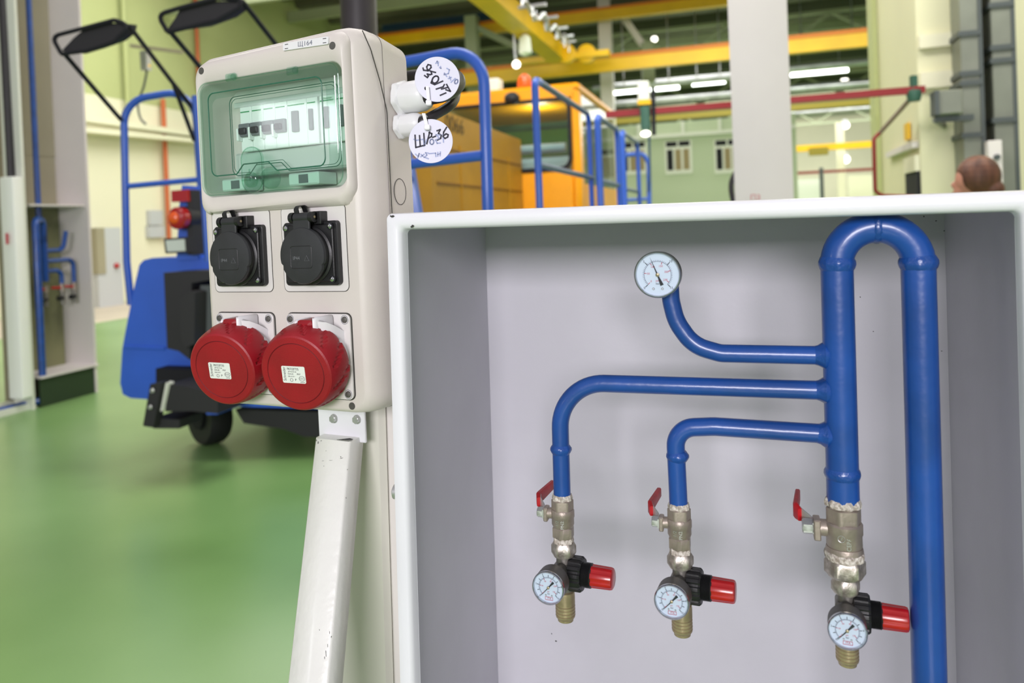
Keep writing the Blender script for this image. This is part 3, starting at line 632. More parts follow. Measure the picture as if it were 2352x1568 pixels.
# ---- red industrial sockets
ncap = V((.153, -.969, -.19)).normalized()
def red_socket(label, T, fc):
    t = thing('industrial_socket', label, 'power socket', T, 'red capped industrial sockets')
    mb = MB(); s = lambda e, y, r: rrect(-.0505 + e, .0505 - e, -.0535 + e, .0535 - e, r, y, 5)
    mb.loft([s(0, 0, .007), s(0, -.003, .007), s(.0008, -.0038, .007), s(.002, -.004, .006)]).build('mounting_plate', 'panel', t, ang=30)
    MB().tube(s(-.0006, -.0003, .0075), .0008, 6, True).build('plate_gap', 'line', t)
    for x in (-.0435, .0435):
        for z in (-.0465, .0465):
            mb = MB(); screw(mb, V((x, -.004, z)), V((0, -1, 0)), .0042); mb.build('screw', 'dkmetal', t)
            mb = MB(); mb.tube([V((x + .0055 * math.cos(a), -.0041, z + .0055 * math.sin(a))) for a in [2 * PI * k / 20 for k in range(20)]], .0003, 6, True).build('screw_rim', 'printg', t)
    base = V((.002, -.003, -.002)); ax = (fc - base); Lx = ax.length
    # white shell between plate and cap
    lp = []
    xx, yy = perp(ncap)
    if yy.z < 0: yy = -yy
    xa = V((1, 0, 0)) - ncap * ncap.x; xa.normalize(); ya = xa.cross(ncap) * -1
    if ya.z < 0: ya = -ya
    for q, (r, k) in enumerate(((.045, 0), (.046, .12), (.047, .25), (.047, .4))):
        c = base.lerp(fc, k); nn = V((0, -1, 0)).lerp(ncap, min(1, k * 3)).normalized()
        e1 = (X - nn * nn.x).normalized(); e2 = nn.cross(e1)
        lp.append([c + e1 * r * math.cos(a) + e2 * r * math.sin(a) for a in [2 * PI * j / 56 for j in range(56)]])
    MB().loft(lp).build('socket_shell', 'whitep', t, ang=50)
    # cap
    def rf(a, r, h):
        if r < .0493: return 1
        ph = (a * 11 / (2 * PI) + h * 26) % 1.0
        return 1 - .035 * (1 if ph < .12 else 0) + .012 * ph
    org = fc - ncap * .040
    prof = [(r__ * 1.045, h__) for r__, h__ in [(.046, .002), (.0500, .0025), (.0512, .006), (.0511, .011), (.0507, .017), (.0500, .022), (.0491, .027), (.0481, .0315), (.0470, .0355), (.0455, .0385), (.0435, .0398), (.0370, .0402), (.0366, .0396), (.0362, .0396), (.0358, .0401), (.02, .0403)]]
    cap = MB().lathe(prof, org, ncap, 176, rf, up=Z).build('screw_cap', 'redcap', t, ang=28)
    MB().tube([org + ncap * .0398 + xa * .0380 * math.cos(a) + ya * .0380 * math.sin(a) for a in [2 * PI * k / 60 for k in range(60)]], .00035, 6, True).build('face_groove', mat('groove_red', (96, 4, 14), .6), cap)
    # hinge strap and lugs
    hz = fc + Z * .0520 + V((-.006, .024, 0)); 
    MB().box(-.0040, .0195, -.040, -.006, .030, .0500, .004).build('hinge_strap', 'redcap', cap)
    mb = MB()
    for a, b, zz, y in ((-.0115, -.0045, .0500, -.036), (.0200, .0275, .0535, -.040)):
        mb.box(a, b, y, -.003, .030, zz, .0045)
    mb.loft([[V((.0225, y0, z0)), V((.0265 + w, y0 + .008, z0 - .004)), V((.0265 + w, y1 + .004, z1 - .005)), V((.0225, y1, z1))] for w, y0, z0, y1, z1 in ((.002, -.039, .030, -.039, .0530), (.009, -.034, .028, -.034, .0520), (.013, -.022, .022, -.022, .046), (.016, -.008, .012, -.006, .036))])
    mb.build('hinge_lugs', 'whitep', t, ang=50)
    # sticker
    sc = org + ncap * .0405 - xa * .0025 - ya * .001
    a_ = math.radians(-4); sxv = xa * math.cos(a_) + ya * math.sin(a_); syv = ya * math.cos(a_) - xa * math.sin(a_)
    poly = [(p.x, p.z) for p in rrect(-.0158, .0158, -.0108, .0108, .0018, 0, 4)]
    st = MB().prism(poly, sc, sxv, syv, ncap, -.0004, .0003).build('rating_sticker', 'sticker', cap)
    f = lambda x, y: sc + sxv * x + syv * y + ncap * .0005
    mb = MB()
    mb.add(text('PKF32F735', .0042, .82), TX(f(-.0002, .0072), sxv, syv)); mb.add(text('3P+N+E 6h', .0024), TX(f(-.0015, .0038), sxv, syv))
    mb.add(text('32A-6h', .0026), TX(f(-.004, .001), sxv, syv)); mb.add(text('IP67', .0028), TX(f(.007, .001), sxv, syv)); mb.add(text('346-415V~', .0022), TX(f(-.003, -.0022), sxv, syv))
    mb.add(text('Schneider', .0052, .86), TX(f(-.0122, .0008), syv, -sxv))
    mb.add(text('P', .004), TX(f(.0022, -.0065), sxv, syv)); mb.add(text('CCC', .0030), TX(f(.0108, -.0045), sxv, syv)); mb.add(text('66696780', .0015), TX(f(.0112, -.0092), sxv, syv))
    for cx_, cy_, rx, ry in ((.0108, -.0045, .0039, .0030), (-.0035, -.0067, .0018, .0020)):
        mb.tube([f(cx_ + rx * math.cos(a), cy_ + ry * math.sin(a)) for a in [2 * PI * k / 24 for k in range(24)]], .00018, 5, True)
    mb.build('sticker_print', 'printk', st, flat=True)
    return t
def rs_at(label, px, py, x):
    T = EF @ Matrix.Translation((x, -.0006, -.1915)); fw_ = loc(EF, px, py, -.0560); return red_socket(label, T, fw_ - V((x, -.0006, -.1915)))
q1 = rs_at('red capped industrial socket on the right, in front of the other red cap', 679, 858, .1765)
q2 = rs_at('red capped industrial socket overhanging the left edge of the pale box', 509, 849, .0525)

# ---- cable glands, cables, tags
def side_pt(px, py, x=.2635):
    o = EF.inverted() @ CAM; r = EF.inverted().to_3x3() @ ray(px, py); return o + r * ((x - o.x) / r.x)
def gland(label, c, r, L):
    t = thing('cable_gland', label, 'cable gland', EF, 'cable glands on the box side')
    MB().hexa(c, c + X * L * .24, r * 1.12, .1, .2).build('lock_nut', 'gland', t)
    hx = lambda a, rr, h: 1 + (.04 * (1 / max(.9, math.cos(((a) % (PI / 4)) - PI / 8)) - 1) * 10 if h < L * .7 else 0)
    MB().lathe([(r * .93, L * .22), (r * .98, L * .25), (r, L * .62), (r * .97, L * .82), (r * .85, L * .95), (r * .72, L), (r * .6, L * .99)], c, X, 56, hx).build('dome_nut', 'gland', t, ang=30)
    return t
gA, gB = side_pt(916, 227), side_pt(916, 290)
gland('large white cable gland above the smaller one on the box side', gA, .0205, .046); gland('small white cable gland below the larger one on the box side', gB, .0148, .036)
def ew(p): return EF @ p
def smooth(pts, n=6):
    pts = [V(p) for p in pts]; out = []
    for i in range(len(pts) - 1):
        p0, p1, p2, p3 = pts[max(0, i - 1)], pts[i], pts[i + 1], pts[min(len(pts) - 1, i + 2)]
        for k in range(n):
            t = k / n; out.append(.5 * ((2 * p1) + (p2 - p0) * t + (2 * p0 - 5 * p1 + 4 * p2 - p3) * t * t + (3 * p1 - p0 - 3 * p2 + p3) * t ** 3))
    out.append(pts[-1]); return out
pA = ew(gA + X * .040); pB = ew(gB + X * .030)
dA = (pA - CAM).dot(FW); dB = (pB - CAM).dot(FW)
cb = smooth([pA, G(985, 222, dA - .008), G(1018, 216, dA - .004), G(1042, 204, dA + .012), G(1052, 188, dA + .035), G(1040, 175, dA + .06), G(990, 174, dA + .085), G(925, 180, dA + .11), G(880, 188, dA + .13)], 7)
tag(MB().tube(cb, .0102, 20).build('power_cable', 'cable'), 'thick black cable looping from the upper gland back behind the box', 'cable')
cb2 = smooth([pB, G(968, 280, dB - .006), G(992, 267, dB - .002), G(1016, 254, dB + .008), G(1036, 240, dB + .02), G(1046, 222, dB + .05), G(1040, 205, dB + .08), G(985, 205, dB + .11), G(900, 225, dB + .14)], 7)
tag(MB().tube(cb2, .0066, 16).build('power_cable', 'cable'), 'thinner black cable leaving the lower gland and rising behind the round tag', 'cable')
def rtag(label, px, py, rpx, d, dark, faded, zc):
    c = G(px, py, d); n = -FW; k = d / F
    T = Matrix((RT, -FW, UP)).transposed().to_4x4(); T.translation = c   # local x right, y toward viewer, z up
    t = thing('round_tag', label, 'tag', T, 'white plastic cable tags')
    R_ = rpx * k
    MB().lathe([(R_ * .99, -.0012), (R_, -.001), (R_, 0), (R_ * .99, .0002)], V((0, 0, 0)), V((0, 1, 0)), 64).build('disc', 'tagm', t)
    def f(zx, zy): return V((((880 + zx / 5.808) - px) * k, .0003, -((120 + zy / 5.808) - py) * k)), V((0, 1, 0))
    ribbons(dark, .0019, f).build('handwriting', 'ink', t, flat=True)
    ribbons(faded, .0016, f).build('faded_handwriting', 'fade', t, flat=True)
    hp, _ = f(*zc); MB().lathe([(.0024, 0), (.0024, .0003)], hp, V((0, 1, 0)), 20).build('punched_hole', 'ink', t)
    return t, T
def ell(cx, cy, rx, ry, rot=0, a0=0, a1=360, n=14):
    return [(cx + rx * math.cos(a) * math.cos(rot) - ry * math.sin(a) * math.sin(rot), cy + rx * math.cos(a) * math.sin(rot) + ry * math.sin(a) * math.cos(rot)) for a in [math.radians(a0 + (a1 - a0) * k / n) for k in range(n + 1)]]
dk1 = [[(762, 575), (838, 542)], [(846, 428), (898, 522), (836, 500)], [(778, 492), (858, 470)], [(708, 492), (800, 462), (818, 430)], [(690, 432), (796, 385)], ell(697, 365, 38, 52, .6), [(648, 385), (640, 410), (685, 432)],
       [(552, 310), (590, 338), (604, 318), (588, 290), (625, 300), (650, 292), (640, 262)], [(532, 210), (540, 240), (600, 248), (640, 205), (636, 175), (600, 165), (582, 195), (590, 232), (640, 255), (700, 270)]]
fd1 = [[(850, 215), (884, 235), (870, 285), (815, 300), (818, 280), (850, 325)], [(868, 352), (912, 335)], [(884, 322), (902, 372)], [(905, 402), (962, 350)], ell(976, 392, 20, 30, .4), [(702, 150), (722, 120), (726, 150)], [(738, 130), (735, 180)], [(752, 205), (772, 215), (765, 190)]]
dk2 = [[(426, 1105), (436, 1270), (556, 1240)], [(486, 1110), (496, 1252)], [(543, 1082), (554, 1240)], [(622, 1062), (583, 1222)], [(612, 1072), (650, 1085), (645, 1125), (600, 1150)], [(660, 1136), (700, 1120)],
       [(718, 1048), (762, 1032), (738, 1082), (776, 1108), (768, 1148), (722, 1172)], [(848, 1000), (808, 1065), (800, 1125), (826, 1150), (862, 1130), (868, 1100), (840, 1088), (808, 1112)]]
fd2 = [[(798, 1095), (806, 1200)], [(772, 1105), (705, 1100), (755, 1150), (700, 1170), (722, 1215), (765, 1210)], ell(650, 1195, 26, 35), [(580, 1165), (560, 1225)], [(410, 1160), (440, 1175), (540, 1160), (545, 1255)],
       [(730, 1335), (728, 1388)], [(764, 1328), (760, 1382)], [(730, 1364), (762, 1352)], [(612, 1352), (700, 1345), (704, 1392)], [(602, 1345), (566, 1340), (585, 1370), (552, 1400), (605, 1420)], [(548, 1360), (500, 1395)], [(505, 1362), (545, 1400)], [(432, 1358), (470, 1392), (482, 1350), (460, 1415)]]
dt = dA - .030
tg1, T1 = rtag('round white cable tag with rotated handwriting on the upper black cable', 1004.3, 182, 51.8, dt, dk1, fd1, (575, 482))
tg2, T2 = rtag('round white cable tag handwritten in black hanging on the lower cable', 989.3, 324, 50.6, dt - .002, dk2, fd2, (570, 905))
def tie(label, a, b, d):
    t = thing('cable_tie', label, 'cable tie', None, 'white cable ties')
    A, B = G(880 + a[0] / 5.808, 120 + a[1] / 5.808, d), G(880 + b[0] / 5.808, 120 + b[1] / 5.808, d)
    mb = MB(); mb.bar(A, B, .0042, .0012, up=-FW, bev=.0004); mb.bar(A, A + FW * .03, .0042, .0012, up=UP); mb.build('strap', 'tie', t)
    MB().bar(B - UP * .0035, B + UP * .0035, .0072, .0065, up=-FW, bev=.0012).build('locking_head', 'tie', t)
    return t
tie('white cable tie through the upper round tag', (590, 462), (608, 675), dt - .0045); tie('white cable tie holding the lower round tag', (540, 820), (588, 1000), dt - .0062)

# ================================================================== POST, BRACKET, BRACE
zfl = (NF.inverted() @ V((0, 0, 0))).z
post = thing('steel_post', 'white square steel post standing between the pale box and the cabinet', 'post', nT(0, 0, 0))
PY = .20
xl, xm = loc(NF, 741, 960, PY).x, loc(NF, 881, 935, PY).x
MB().box(xl, xm - .001, PY, PY + .1, -1.414, -.03, .008).build('main_tube', mat('post_paint', (214, 212, 202), .36, noise=.015, ns=4, bump=.06, bs=100, coat=.2), post)
MB().box(xm + .001, -.012, PY + .004, PY + .1, -1.414, -.03, .003).build('cable_channel', 'colgrey', post)
ex_ = EF.to_3x3() @ X; ey_ = EF.to_3x3() @ Y
bk = thing('mounting_bracket', 'white mounting plate with two hex bolts under the pale box', 'bracket', EF)
bx0, bx1, bz = loc(EF, 733, 980, .1).x, loc(EF, 839, 980, .1).x, loc(EF, 790, 1012, .1).z
MB().box(bx0, bx1, .0985, .1035, bz, .0, .0012).build('plate', 'white_steel', bk)
MB().box(bx0 + .03, bx1 - .055, .1035, .125, bz + .03, .0).build('stand_off', 'white_steel', bk)
for px, py in ((767, 961), (820, 963)):
    c = loc(EF, px, py, .098); mb = MB(); mb.lathe([(.0066, 0), (.0066, .001)], c + V((0, .0005, 0)), V((0, -1, 0)), 24); mb.hexa(c, c + V((0, -.005, 0)), .0052, .1); mb.build('hex_bolt', 'zinc', bk)
br = thing('diagonal_brace', 'scuffed white rectangular steel brace leaning against the post', 'brace')
p0 = G(763, 1010, 1.062); p1 = G(705, 1568, .93); dr_ = (p1 - p0).normalized(); p2 = p0 + dr_ * ((p0.z - .002) / -dr_.z)
wv = (ex_ - dr_ * ex_.dot(dr_)).normalized(); dv = dr_.cross(wv).normalized()
if dv.y < 0: dv = -dv
def brl(p, w0, w1, d0, d1): return [p + wv * w0 + dv * d0, p + wv * w1 + dv * d0, p + wv * w1 + dv * d1, p + wv * w0 + dv * d1]
def cutz(lp, z): return [q + dr_ * ((z - q.z) / dr_.z) for q in lp]
hw = .0305; td = .034
lp0 = brl(p0, -hw, hw, 0, td)
r_c = []
def rr4(p):
    b = .003; return [p + wv * a + dv * d for a, d in ((-hw + b, 0), (hw - b, 0), (hw, b), (hw, td - b), (hw - b, td), (-hw + b, td), (-hw, td - b), (-hw, b))]
MB().loft([cutz(rr4(p0), p0.z), cutz(rr4(p0), .0)]).build('tube', mat('brace_paint', (232, 231, 228), .3, noise=.01, ns=8, bump=.35, bs=90, coat=.3), br, ang=50)
mb = MB()
for px, py, w, h, a in ((785, 1052, 9, .8, .1), (760, 1057, 10, .5, -.05), (742, 1058, 6, .5, 0), (783, 1049, 2, 3, .4), (731, 1016, 2.2, 5, .1), (727, 1011, 1.6, 3.5, 0), (738, 1012, 2, 2, 0), (749, 1035, 1.4, 1, 0), (744, 1070, 1, 1.5, 0), (798, 1078, 1, 2, 0), (795, 1143, 1.2, 3, .2), (749, 1500, 1.4, 12, .25), (753, 1482, 1, 6, .2), (757, 1452, 1, 5, .1), (734, 1446, .9, 3, .5), (761, 1462, .9, 3, 0), (746, 1510, 1.2, 5, .3)):
    rr = ray(px, py); fn = -dv; t_ = (p0 - CAM).dot(fn) / rr.dot(fn); c = CAM + rr * t_; k = t_ / F
    mb.prism([(-w * k / 2, -h * k / 2), (w * k * .1, -h * k * .6), (w * k / 2, h * k * .3), (w * k * .1, h * k / 2), (-w * k * .35, h * k * .5)], c, (wv * math.cos(a) - dr_ * math.sin(a)), (-dr_ * math.cos(a) - wv * math.sin(a)), fn, -.0002, .0003)
mb.build('scratches', 'line', br)
c0 = p0 + Z * .001
MB().loft([[q + Z * .0002 for q in brl(p0, -hw + .003, hw - .003, .003, td - .003)], [q + Z * .0006 for q in brl(p0, -hw + .003, hw - .003, .003, td - .003)]]).build('end_shade', 'dark', br)  # dark cap on the closed tube, painted as the shade of a hollow end
#HALL

# ================================================================== HALL
def settle(root, base):
    base = V(base); root.location = base
    def mv(o):
        for ch in o.children:
            if ch.type == 'MESH' and ch.data.users == 1: ch.data.transform(Matrix.Translation(-base))
            mv(ch)
    mv(root); return root
def single(name, mb, m, label, cat, group=None, kind=None):
    o = mb.build(name, m); me = o.data; c = sum((V(b) for b in o.bound_box), V()) / 8; zmin = min(V(b).z for b in o.bound_box)
    base = V((c.x, c.y, zmin)); me.transform(Matrix.Translation(-base)); o.location = base
    return tag(o, label, cat, group, kind)
def PX(n, d): return n / F * d
def hp(u, v, z): return HU * u + HV * v + Z * z
def uv(p): q = p - CAM; return q.dot(HU), q.dot(HV)
UL, VF, ZC = -13.5, 58.0, 8.8
fl = MB().box(-13.6, 22, -8, VF, -.1, 0, T=HF); struct('floor', fl, 'floor')
single('floor_strip', MB().box(-13.4, -10.6, 2, 40, 0, .003, T=HF), 'floor2', 'pale beige walkway strip along the left wall', 'floor marking')
wl = MB().box(UL - .2, UL, -8, VF, 4.6, 9.0, T=HF); struct('wall_left', wl, 'ygreen')
wl = MB().box(UL - .2, UL, -8, VF, 0, 4.6, T=HF); struct('wall_left_lower', wl, 'cream')
wf = MB().box(UL, 22, VF, VF + .2, 0, 9.0, T=HF); struct('wall_far', wf, 'cream')
# ribbed roof
mb = MB(); prof = []
v = 4.0
while v < VF: prof += [(v, ZC), (v + .45, ZC), (v + .6, ZC - .18), (v + .85, ZC - .18)]; v += 1.0
pts0 = [hp(-13.5, a, b) for a, b in prof]; pts1 = [hp(22, a, b) for a, b in prof]
vs0 = [mb.bm.verts.new(p) for p in pts0]; vs1 = [mb.bm.verts.new(p) for p in pts1]
for i in range(len(vs0) - 1): mb.bm.faces.new((vs0[i], vs0[i + 1], vs1[i + 1], vs1[i]))
struct('ceiling', mb, 'ceil', flat=True)
n_ = 0
for v in range(12, 58, 3):
    n_ += 1; mb = MB().bar(hp(-13.4, v, 8.15), hp(21.5, v, 8.15), .16, .32)
    struct('trim_%d' % n_, mb, ('purlin', 'truss', 'purlin')[n_ % 3])
for v in (15.5, 27, 39, 51):      # roof trusses
    t = thing('roof_truss', {15.5: 'nearest pale green roof truss with diagonals', 27: 'second pale green roof truss from the front', 39: 'third pale green roof truss from the front', 51: 'furthest pale green roof truss near the far wall'}[v], 'roof truss', None, 'roof trusses')
    MB().bar(hp(-13.3, v, 6.9), hp(21, v, 6.9), .14, .14).build('bottom_chord', 'truss', t); MB().bar(hp(-13.3, v, 7.95), hp(21, v, 7.95), .14, .14).build('top_chord', 'truss', t)
    u = -13.0; k = 0
    while u < 20:
        MB().bar(hp(u, v, 6.95 if k % 2 else 7.9), hp(u + 1.6, v, 7.9 if k % 2 else 6.95), .09, .09).build('diagonal', 'truss', t); u += 1.6; k += 1
    settle(t, hp(0, v, 6.9))
# ---- crane runway beams etc.
def ubeam(px0, py0, d, px1, w, h, m, name='b', parent=None, off=0):
    p0 = G(px0, py0, d); p1 = along(p0, HU, px1); return MB().bar(p0 + Z * off, p1 + Z * off, w, h)
t = thing('crane_runway_beam', 'long yellow crane runway beam with orange top rail crossing behind the white column', 'crane beam')
ubeam(1060, 184, 23.5, 2140, .25, PX(30, 21), 0).build('web', 'yellow', t); ubeam(1060, 184, 23.5, 2010, .3, PX(9, 21), 0, off=PX(19, 22)).build('rail', 'orange', t)
settle(t, G(1500, 140, 21))
t = thing('crane_runway_beam', 'upper yellow crane runway beam sloping up from the pale box to the white column', 'crane beam')
ubeam(870, 96, 25.5, 1700, .25, PX(21, 25), 0).build('web', 'yellow', t); ubeam(870, 96, 25.5, 1700, .3, PX(6, 25), 0, off=PX(12, 25)).build('rail', 'orange', t)
settle(t, G(1300, 50, 18))
p0 = G(1283, 128, 21.5); p1 = p0 - HV * 13.5
t = thing('crane_girder', 'bright yellow crane girder running overhead towards the viewer', 'crane girder')
MB().bar(p0, p1, .50, .42).build('girder', 'yellow', t)
q = G(1285, 134, 21.3); MB().bar(along(q, HU, 1190), along(q, HU, 1400), .35, .16).build('end_carriage', 'yellow', t)
for px in (1300, 1346): MB().lathe([(.18, 0), (.26, .02), (.26, .2), (.18, .22)], G(px, 122, 21), HV, 20).build('wheel_cover', 'yellow', t)
settle(t, p0)
t = thing('crane_festoon', 'row of pale cable trolleys hanging beside the yellow crane girder', 'cable trolleys')
for i, (px, py, wd, d) in enumerate(((1222, 14, 66, 12), (1252, 42, 60, 14), (1278, 66, 54, 16), (1296, 84, 44, 18), (1306, 96, 34, 20))):
    c = G(px, py, d); w_ = PX(wd, d); mb = MB(); mb.bar(c - HU * w_ / 2, c + HU * w_ / 2, .05, .05)
    mb.bar(c - Z * .01, c - Z * PX(24, d), .04, .05); mb.bar(c - HU * w_ * .35 - Z * .01, c - HU * w_ * .35 + Z * PX(20, d), .03, .03); mb.build('trolley', 'galv', t)
pts = []
for px, py, d in ((1205, 0, 11), (1232, 44, 13), (1250, 32, 13.5), (1262, 70, 15), (1275, 58, 15.5), (1288, 88, 17), (1296, 78, 18), (1304, 100, 20)): pts.append(G(px, py, d))
MB().tube(smooth(pts, 4), .035, 8).build('festoon_cable', 'galv', t); settle(t, G(1260, 60, 15))
t = thing('pendant_hook', 'grey chain and lamp hanging under the yellow girder', 'hook')
MB().bar(G(1180, 78, 18), G(1184, 138, 18), .05, .05).build('chain', 'galv', t); MB().sphere(G(1186, 148, 18), .09).build('weight', 'lampdot', t)
MB().lathe([(.06, .5), (.13, .42), (.16, .06), (.05, 0)], G(1207, 128, 18), Z, 20).build('lamp', 'frame_w', t); settle(t, G(1184, 140, 18))
# secondary dark blue beam, far yellow
single('roof_pipe', ubeam(880, 66, 26, 1170, .18, .2, 0), 'dkblue', 'dark blue roof pipe behind the upper yellow beam', 'pipe')
single('jib_beam', ubeam(1815, 343, 34, 2020, .3, PX(14, 34), 0), 'yellow', 'far yellow beam low behind the red standing pipe', 'beam')
single('beam_hoist', ubeam(1858, 349, 33.5, 1902, .3, PX(17, 34), 0), 'olive', 'olive box hanging on the far yellow beam', 'hoist')
single('olive_beam', ubeam(1380, 282, 20, 2012, .2, PX(13, 19), 0, ), 'olive', 'olive beam directly under the long red pipe', 'beam')
t = thing('red_pipe', 'long dark red jib pipe passing behind the white column to the cream wall', 'pipe')
r0 = G(1392, 264, 7.66); r1_ = along(r0, HU, 2124); MB().bar(r0, r1_, PX(14, 7.3), PX(15, 7.3)).build('pipe', 'redpipe', t)
h_ = along(r0, HU, 2099)
MB().lathe([(.05, -.10), (.065, -.04), (.06, .0)], h_ - Z * .0, Z, 20).build('pulley', 'hoistg', t); MB().bar(h_, h_ + Z * .13, .05, .05).build('hanger', 'hoistg', t)
settle(t, h_)
t = thing('bent_pipe', 'thin pipe sloping down from the red jib and turning into a dark red upright', 'pipe')
da = (h_ - CAM).dot(FW)
MB().tube([G(2096, 222, da), G(2022, 304, 7.5)], .021, 10).build('sloping_pipe', 'pinkpipe', t)
MB().tube(fillet([G(2022, 304, 7.5), G(2007, 318, 7.5), G(2010, 438, 7.5), G(2024, 449, 7.5), G(2100, 452, 7.12)], .05, 5), .018, 10).build('upright', 'redpipe', t); settle(t, G(2010, 440, da))
t = thing('chain_hoist', 'green electric hoist with white top and lamp hanging from the red pipe', 'hoist')
dh = 7.5
MB().bar(G(1478, 188, dh), G(1480, 232, dh), PX(26, dh), .1, up=HV, bev=.01).build('top_cover', 'frame_w', t); MB().bar(G(1481, 240, dh), G(1484, 300, dh), PX(22, dh), .1, up=HV, bev=.02).build('motor_body', 'hoistg', t)
MB().bar(G(1481, 232, dh), G(1481, 242, dh), PX(30, dh), .12, up=HV).build('yellow_band', 'yellow', t); MB().sphere(G(1483, 307, dh), PX(11, dh), (1, 1, .6)).build('lamp', 'lampdot', t)
MB().tube([G(1491, 300, dh), G(1493, 400, dh), G(1490, 440, dh)], .01, 8).build('control_cable', 'dkblue', t); MB().bar(G(1500, 200, dh), G(1502, 310, dh), .035, .035).build('rear_bar', 'dark', t)
settle(t, G(1484, 310, dh))
# galvanised pipes and strip lights
i = 0
for px0, py0, px1, h, m, d, lab in ((1362, 203, 1690, 15, 'galv', 27, 'upper silver pipe left of the white column'), (1362, 243, 1690, 12, 'galv', 28, 'lower silver pipe behind the green hoist'),
                            (1810, 158, 2140, 16, 'galv', 27, 'silver pipe above the lower strip lights at right'), (1810, 205, 2000, 18, 'galv', 30, 'silver pipe just above the red pipe at right'), (1810, 262, 2015, 8, 'galv', 36, 'silver pipe below the olive beam at right')):
    p = G(px0, py0, d); q = along(p, HU, px1); single('ceiling_pipe', MB().tube([p, q], PX(h / 2, d), 12), m, lab, 'pipe', 'silver pipes under the roof')
for px0, py0, px1, h, d, lab in ((1412, 214, 1560, 8, 24, 'bright strip light left of the white column'), (1590, 196, 1666, 5, 24, 'thin strip light touching the white column on its left'), (1816, 114, 1984, 13, 25, 'brightest strip light right of the white column'), (1816, 173, 1948, 9, 29, 'second strip light right of the white column')):
    p = G(px0, py0, d); q = along(p, HU, px1); t = thing('strip_light', lab, 'ceiling light', None, 'fluorescent strip lights')
    MB().bar(p, q, PX(h, d), PX(h * .7, d)).build('tube', 'lampw', t); MB().bar(p + Z * PX(h * .7, d), q + Z * PX(h * .7, d), PX(h * 1.4, d), PX(h * .4, d)).build('reflector', 'frame_w', t)
    for k in (.15, .85): e = p.lerp(q, k); MB().bar(e, V((e.x, e.y, 8.4)), .03, .03).build('hanger_rod', 'galv', t)
    settle(t, (p + q) / 2)
for px, py, r, d, lab in ((1940, 188, 9, 30, 'round bright lamp above the red pipe'), (1941, 288, 9, 36, 'round bright lamp between the olive and far yellow beams'), (1941, 366, 10, 36, 'round bright lamp under the far yellow beam'), (1503, 90, 7, 28, 'small greenish roof lamp beside the strut')):
    c = G(px, py, d); t = thing('bay_lamp', lab, 'ceiling light', None, 'round bay lamps')
    MB().sphere(c, PX(r, d), (1, 1, .9)).build('bulb', 'lampdot', t); MB().lathe([(PX(r, d), 0), (PX(r * .4, d), PX(r * .8, d))], c + Z * PX(r * .7, d), Z, 16).build('shade', 'galv', t); settle(t, c)
# background columns
def column(px0, px1, ytop, d, lab, m='truss', z0=0, struts=()):
    t = thing('steel_column', lab, 'column', None); p = G((px0 + px1) / 2, ytop, d); w_ = PX(px1 - px0, d)
    b = V((p.x, p.y, z0)); MB().bar(b, V((p.x, p.y, max(p.z, z0 + 1))), w_ / .96, w_, up=HV).build('shaft', m, t)
    for (a, b_, c, e) in struts: MB().bar(G(a, b_, d), G(c, e, d), w_ * .5, w_ * .5).build('strut', m, t)
    return settle(t, b)
column(1070, 1096, 38, 24, 'greenish steel column behind the upper blue guard rail', 'truss', 0, ((1090, 62, 1190, 110),))
column(1372, 1399, -60, 24, 'light steel column with a strut, left of the big white column', 'colgrey', 0, ((1424, 28, 1484, 116),))
single('roof_strut', MB().bar(G(1484, 100, 24), G(1490, 190, 24), .36, .4), 'truss', 'short greenish hanger below the strut of the light steel column', 'hanger')
bw = thing('white_column', 'big plain white square column behind the service cabinet', 'column')
cL, cR = G(1680, 300, 4.9), None
cb_ = V((cL.x, cL.y, 0)); wc = PX(141, 4.9) / .95
o1 = along(V((cL.x, cL.y, 1.8)), HU, 1684); o2 = along(o1, HU, 1820)
c_ = (o1 + o2) / 2; c_.z = 0; wc = (o2 - o1).length
MB().bar(c_ + HV * wc * .3, c_ + HV * wc * .3 + Z * 8.3, wc, wc * .6, up=HV, bev=.01).build('shaft', 'colgrey', bw)
rp = G(1735, 454, (c_ - CAM).dot(FW) - .15)
mk = MB(); mk.add(text('П3', .05), TX(rp, HU, Z)); mk.build('red_mark', 'printr', bw, flat=True)
settle(bw, c_)
single('black_hose', MB().tube(smooth([G(1692, 392, 5.3), G(1681, 415, 5.3), G(1680, 440, 5.3), G(1686, 470, 5.3)], 5), .018, 10), 'cable', 'dark curved hose end left of the white column base', 'hose')
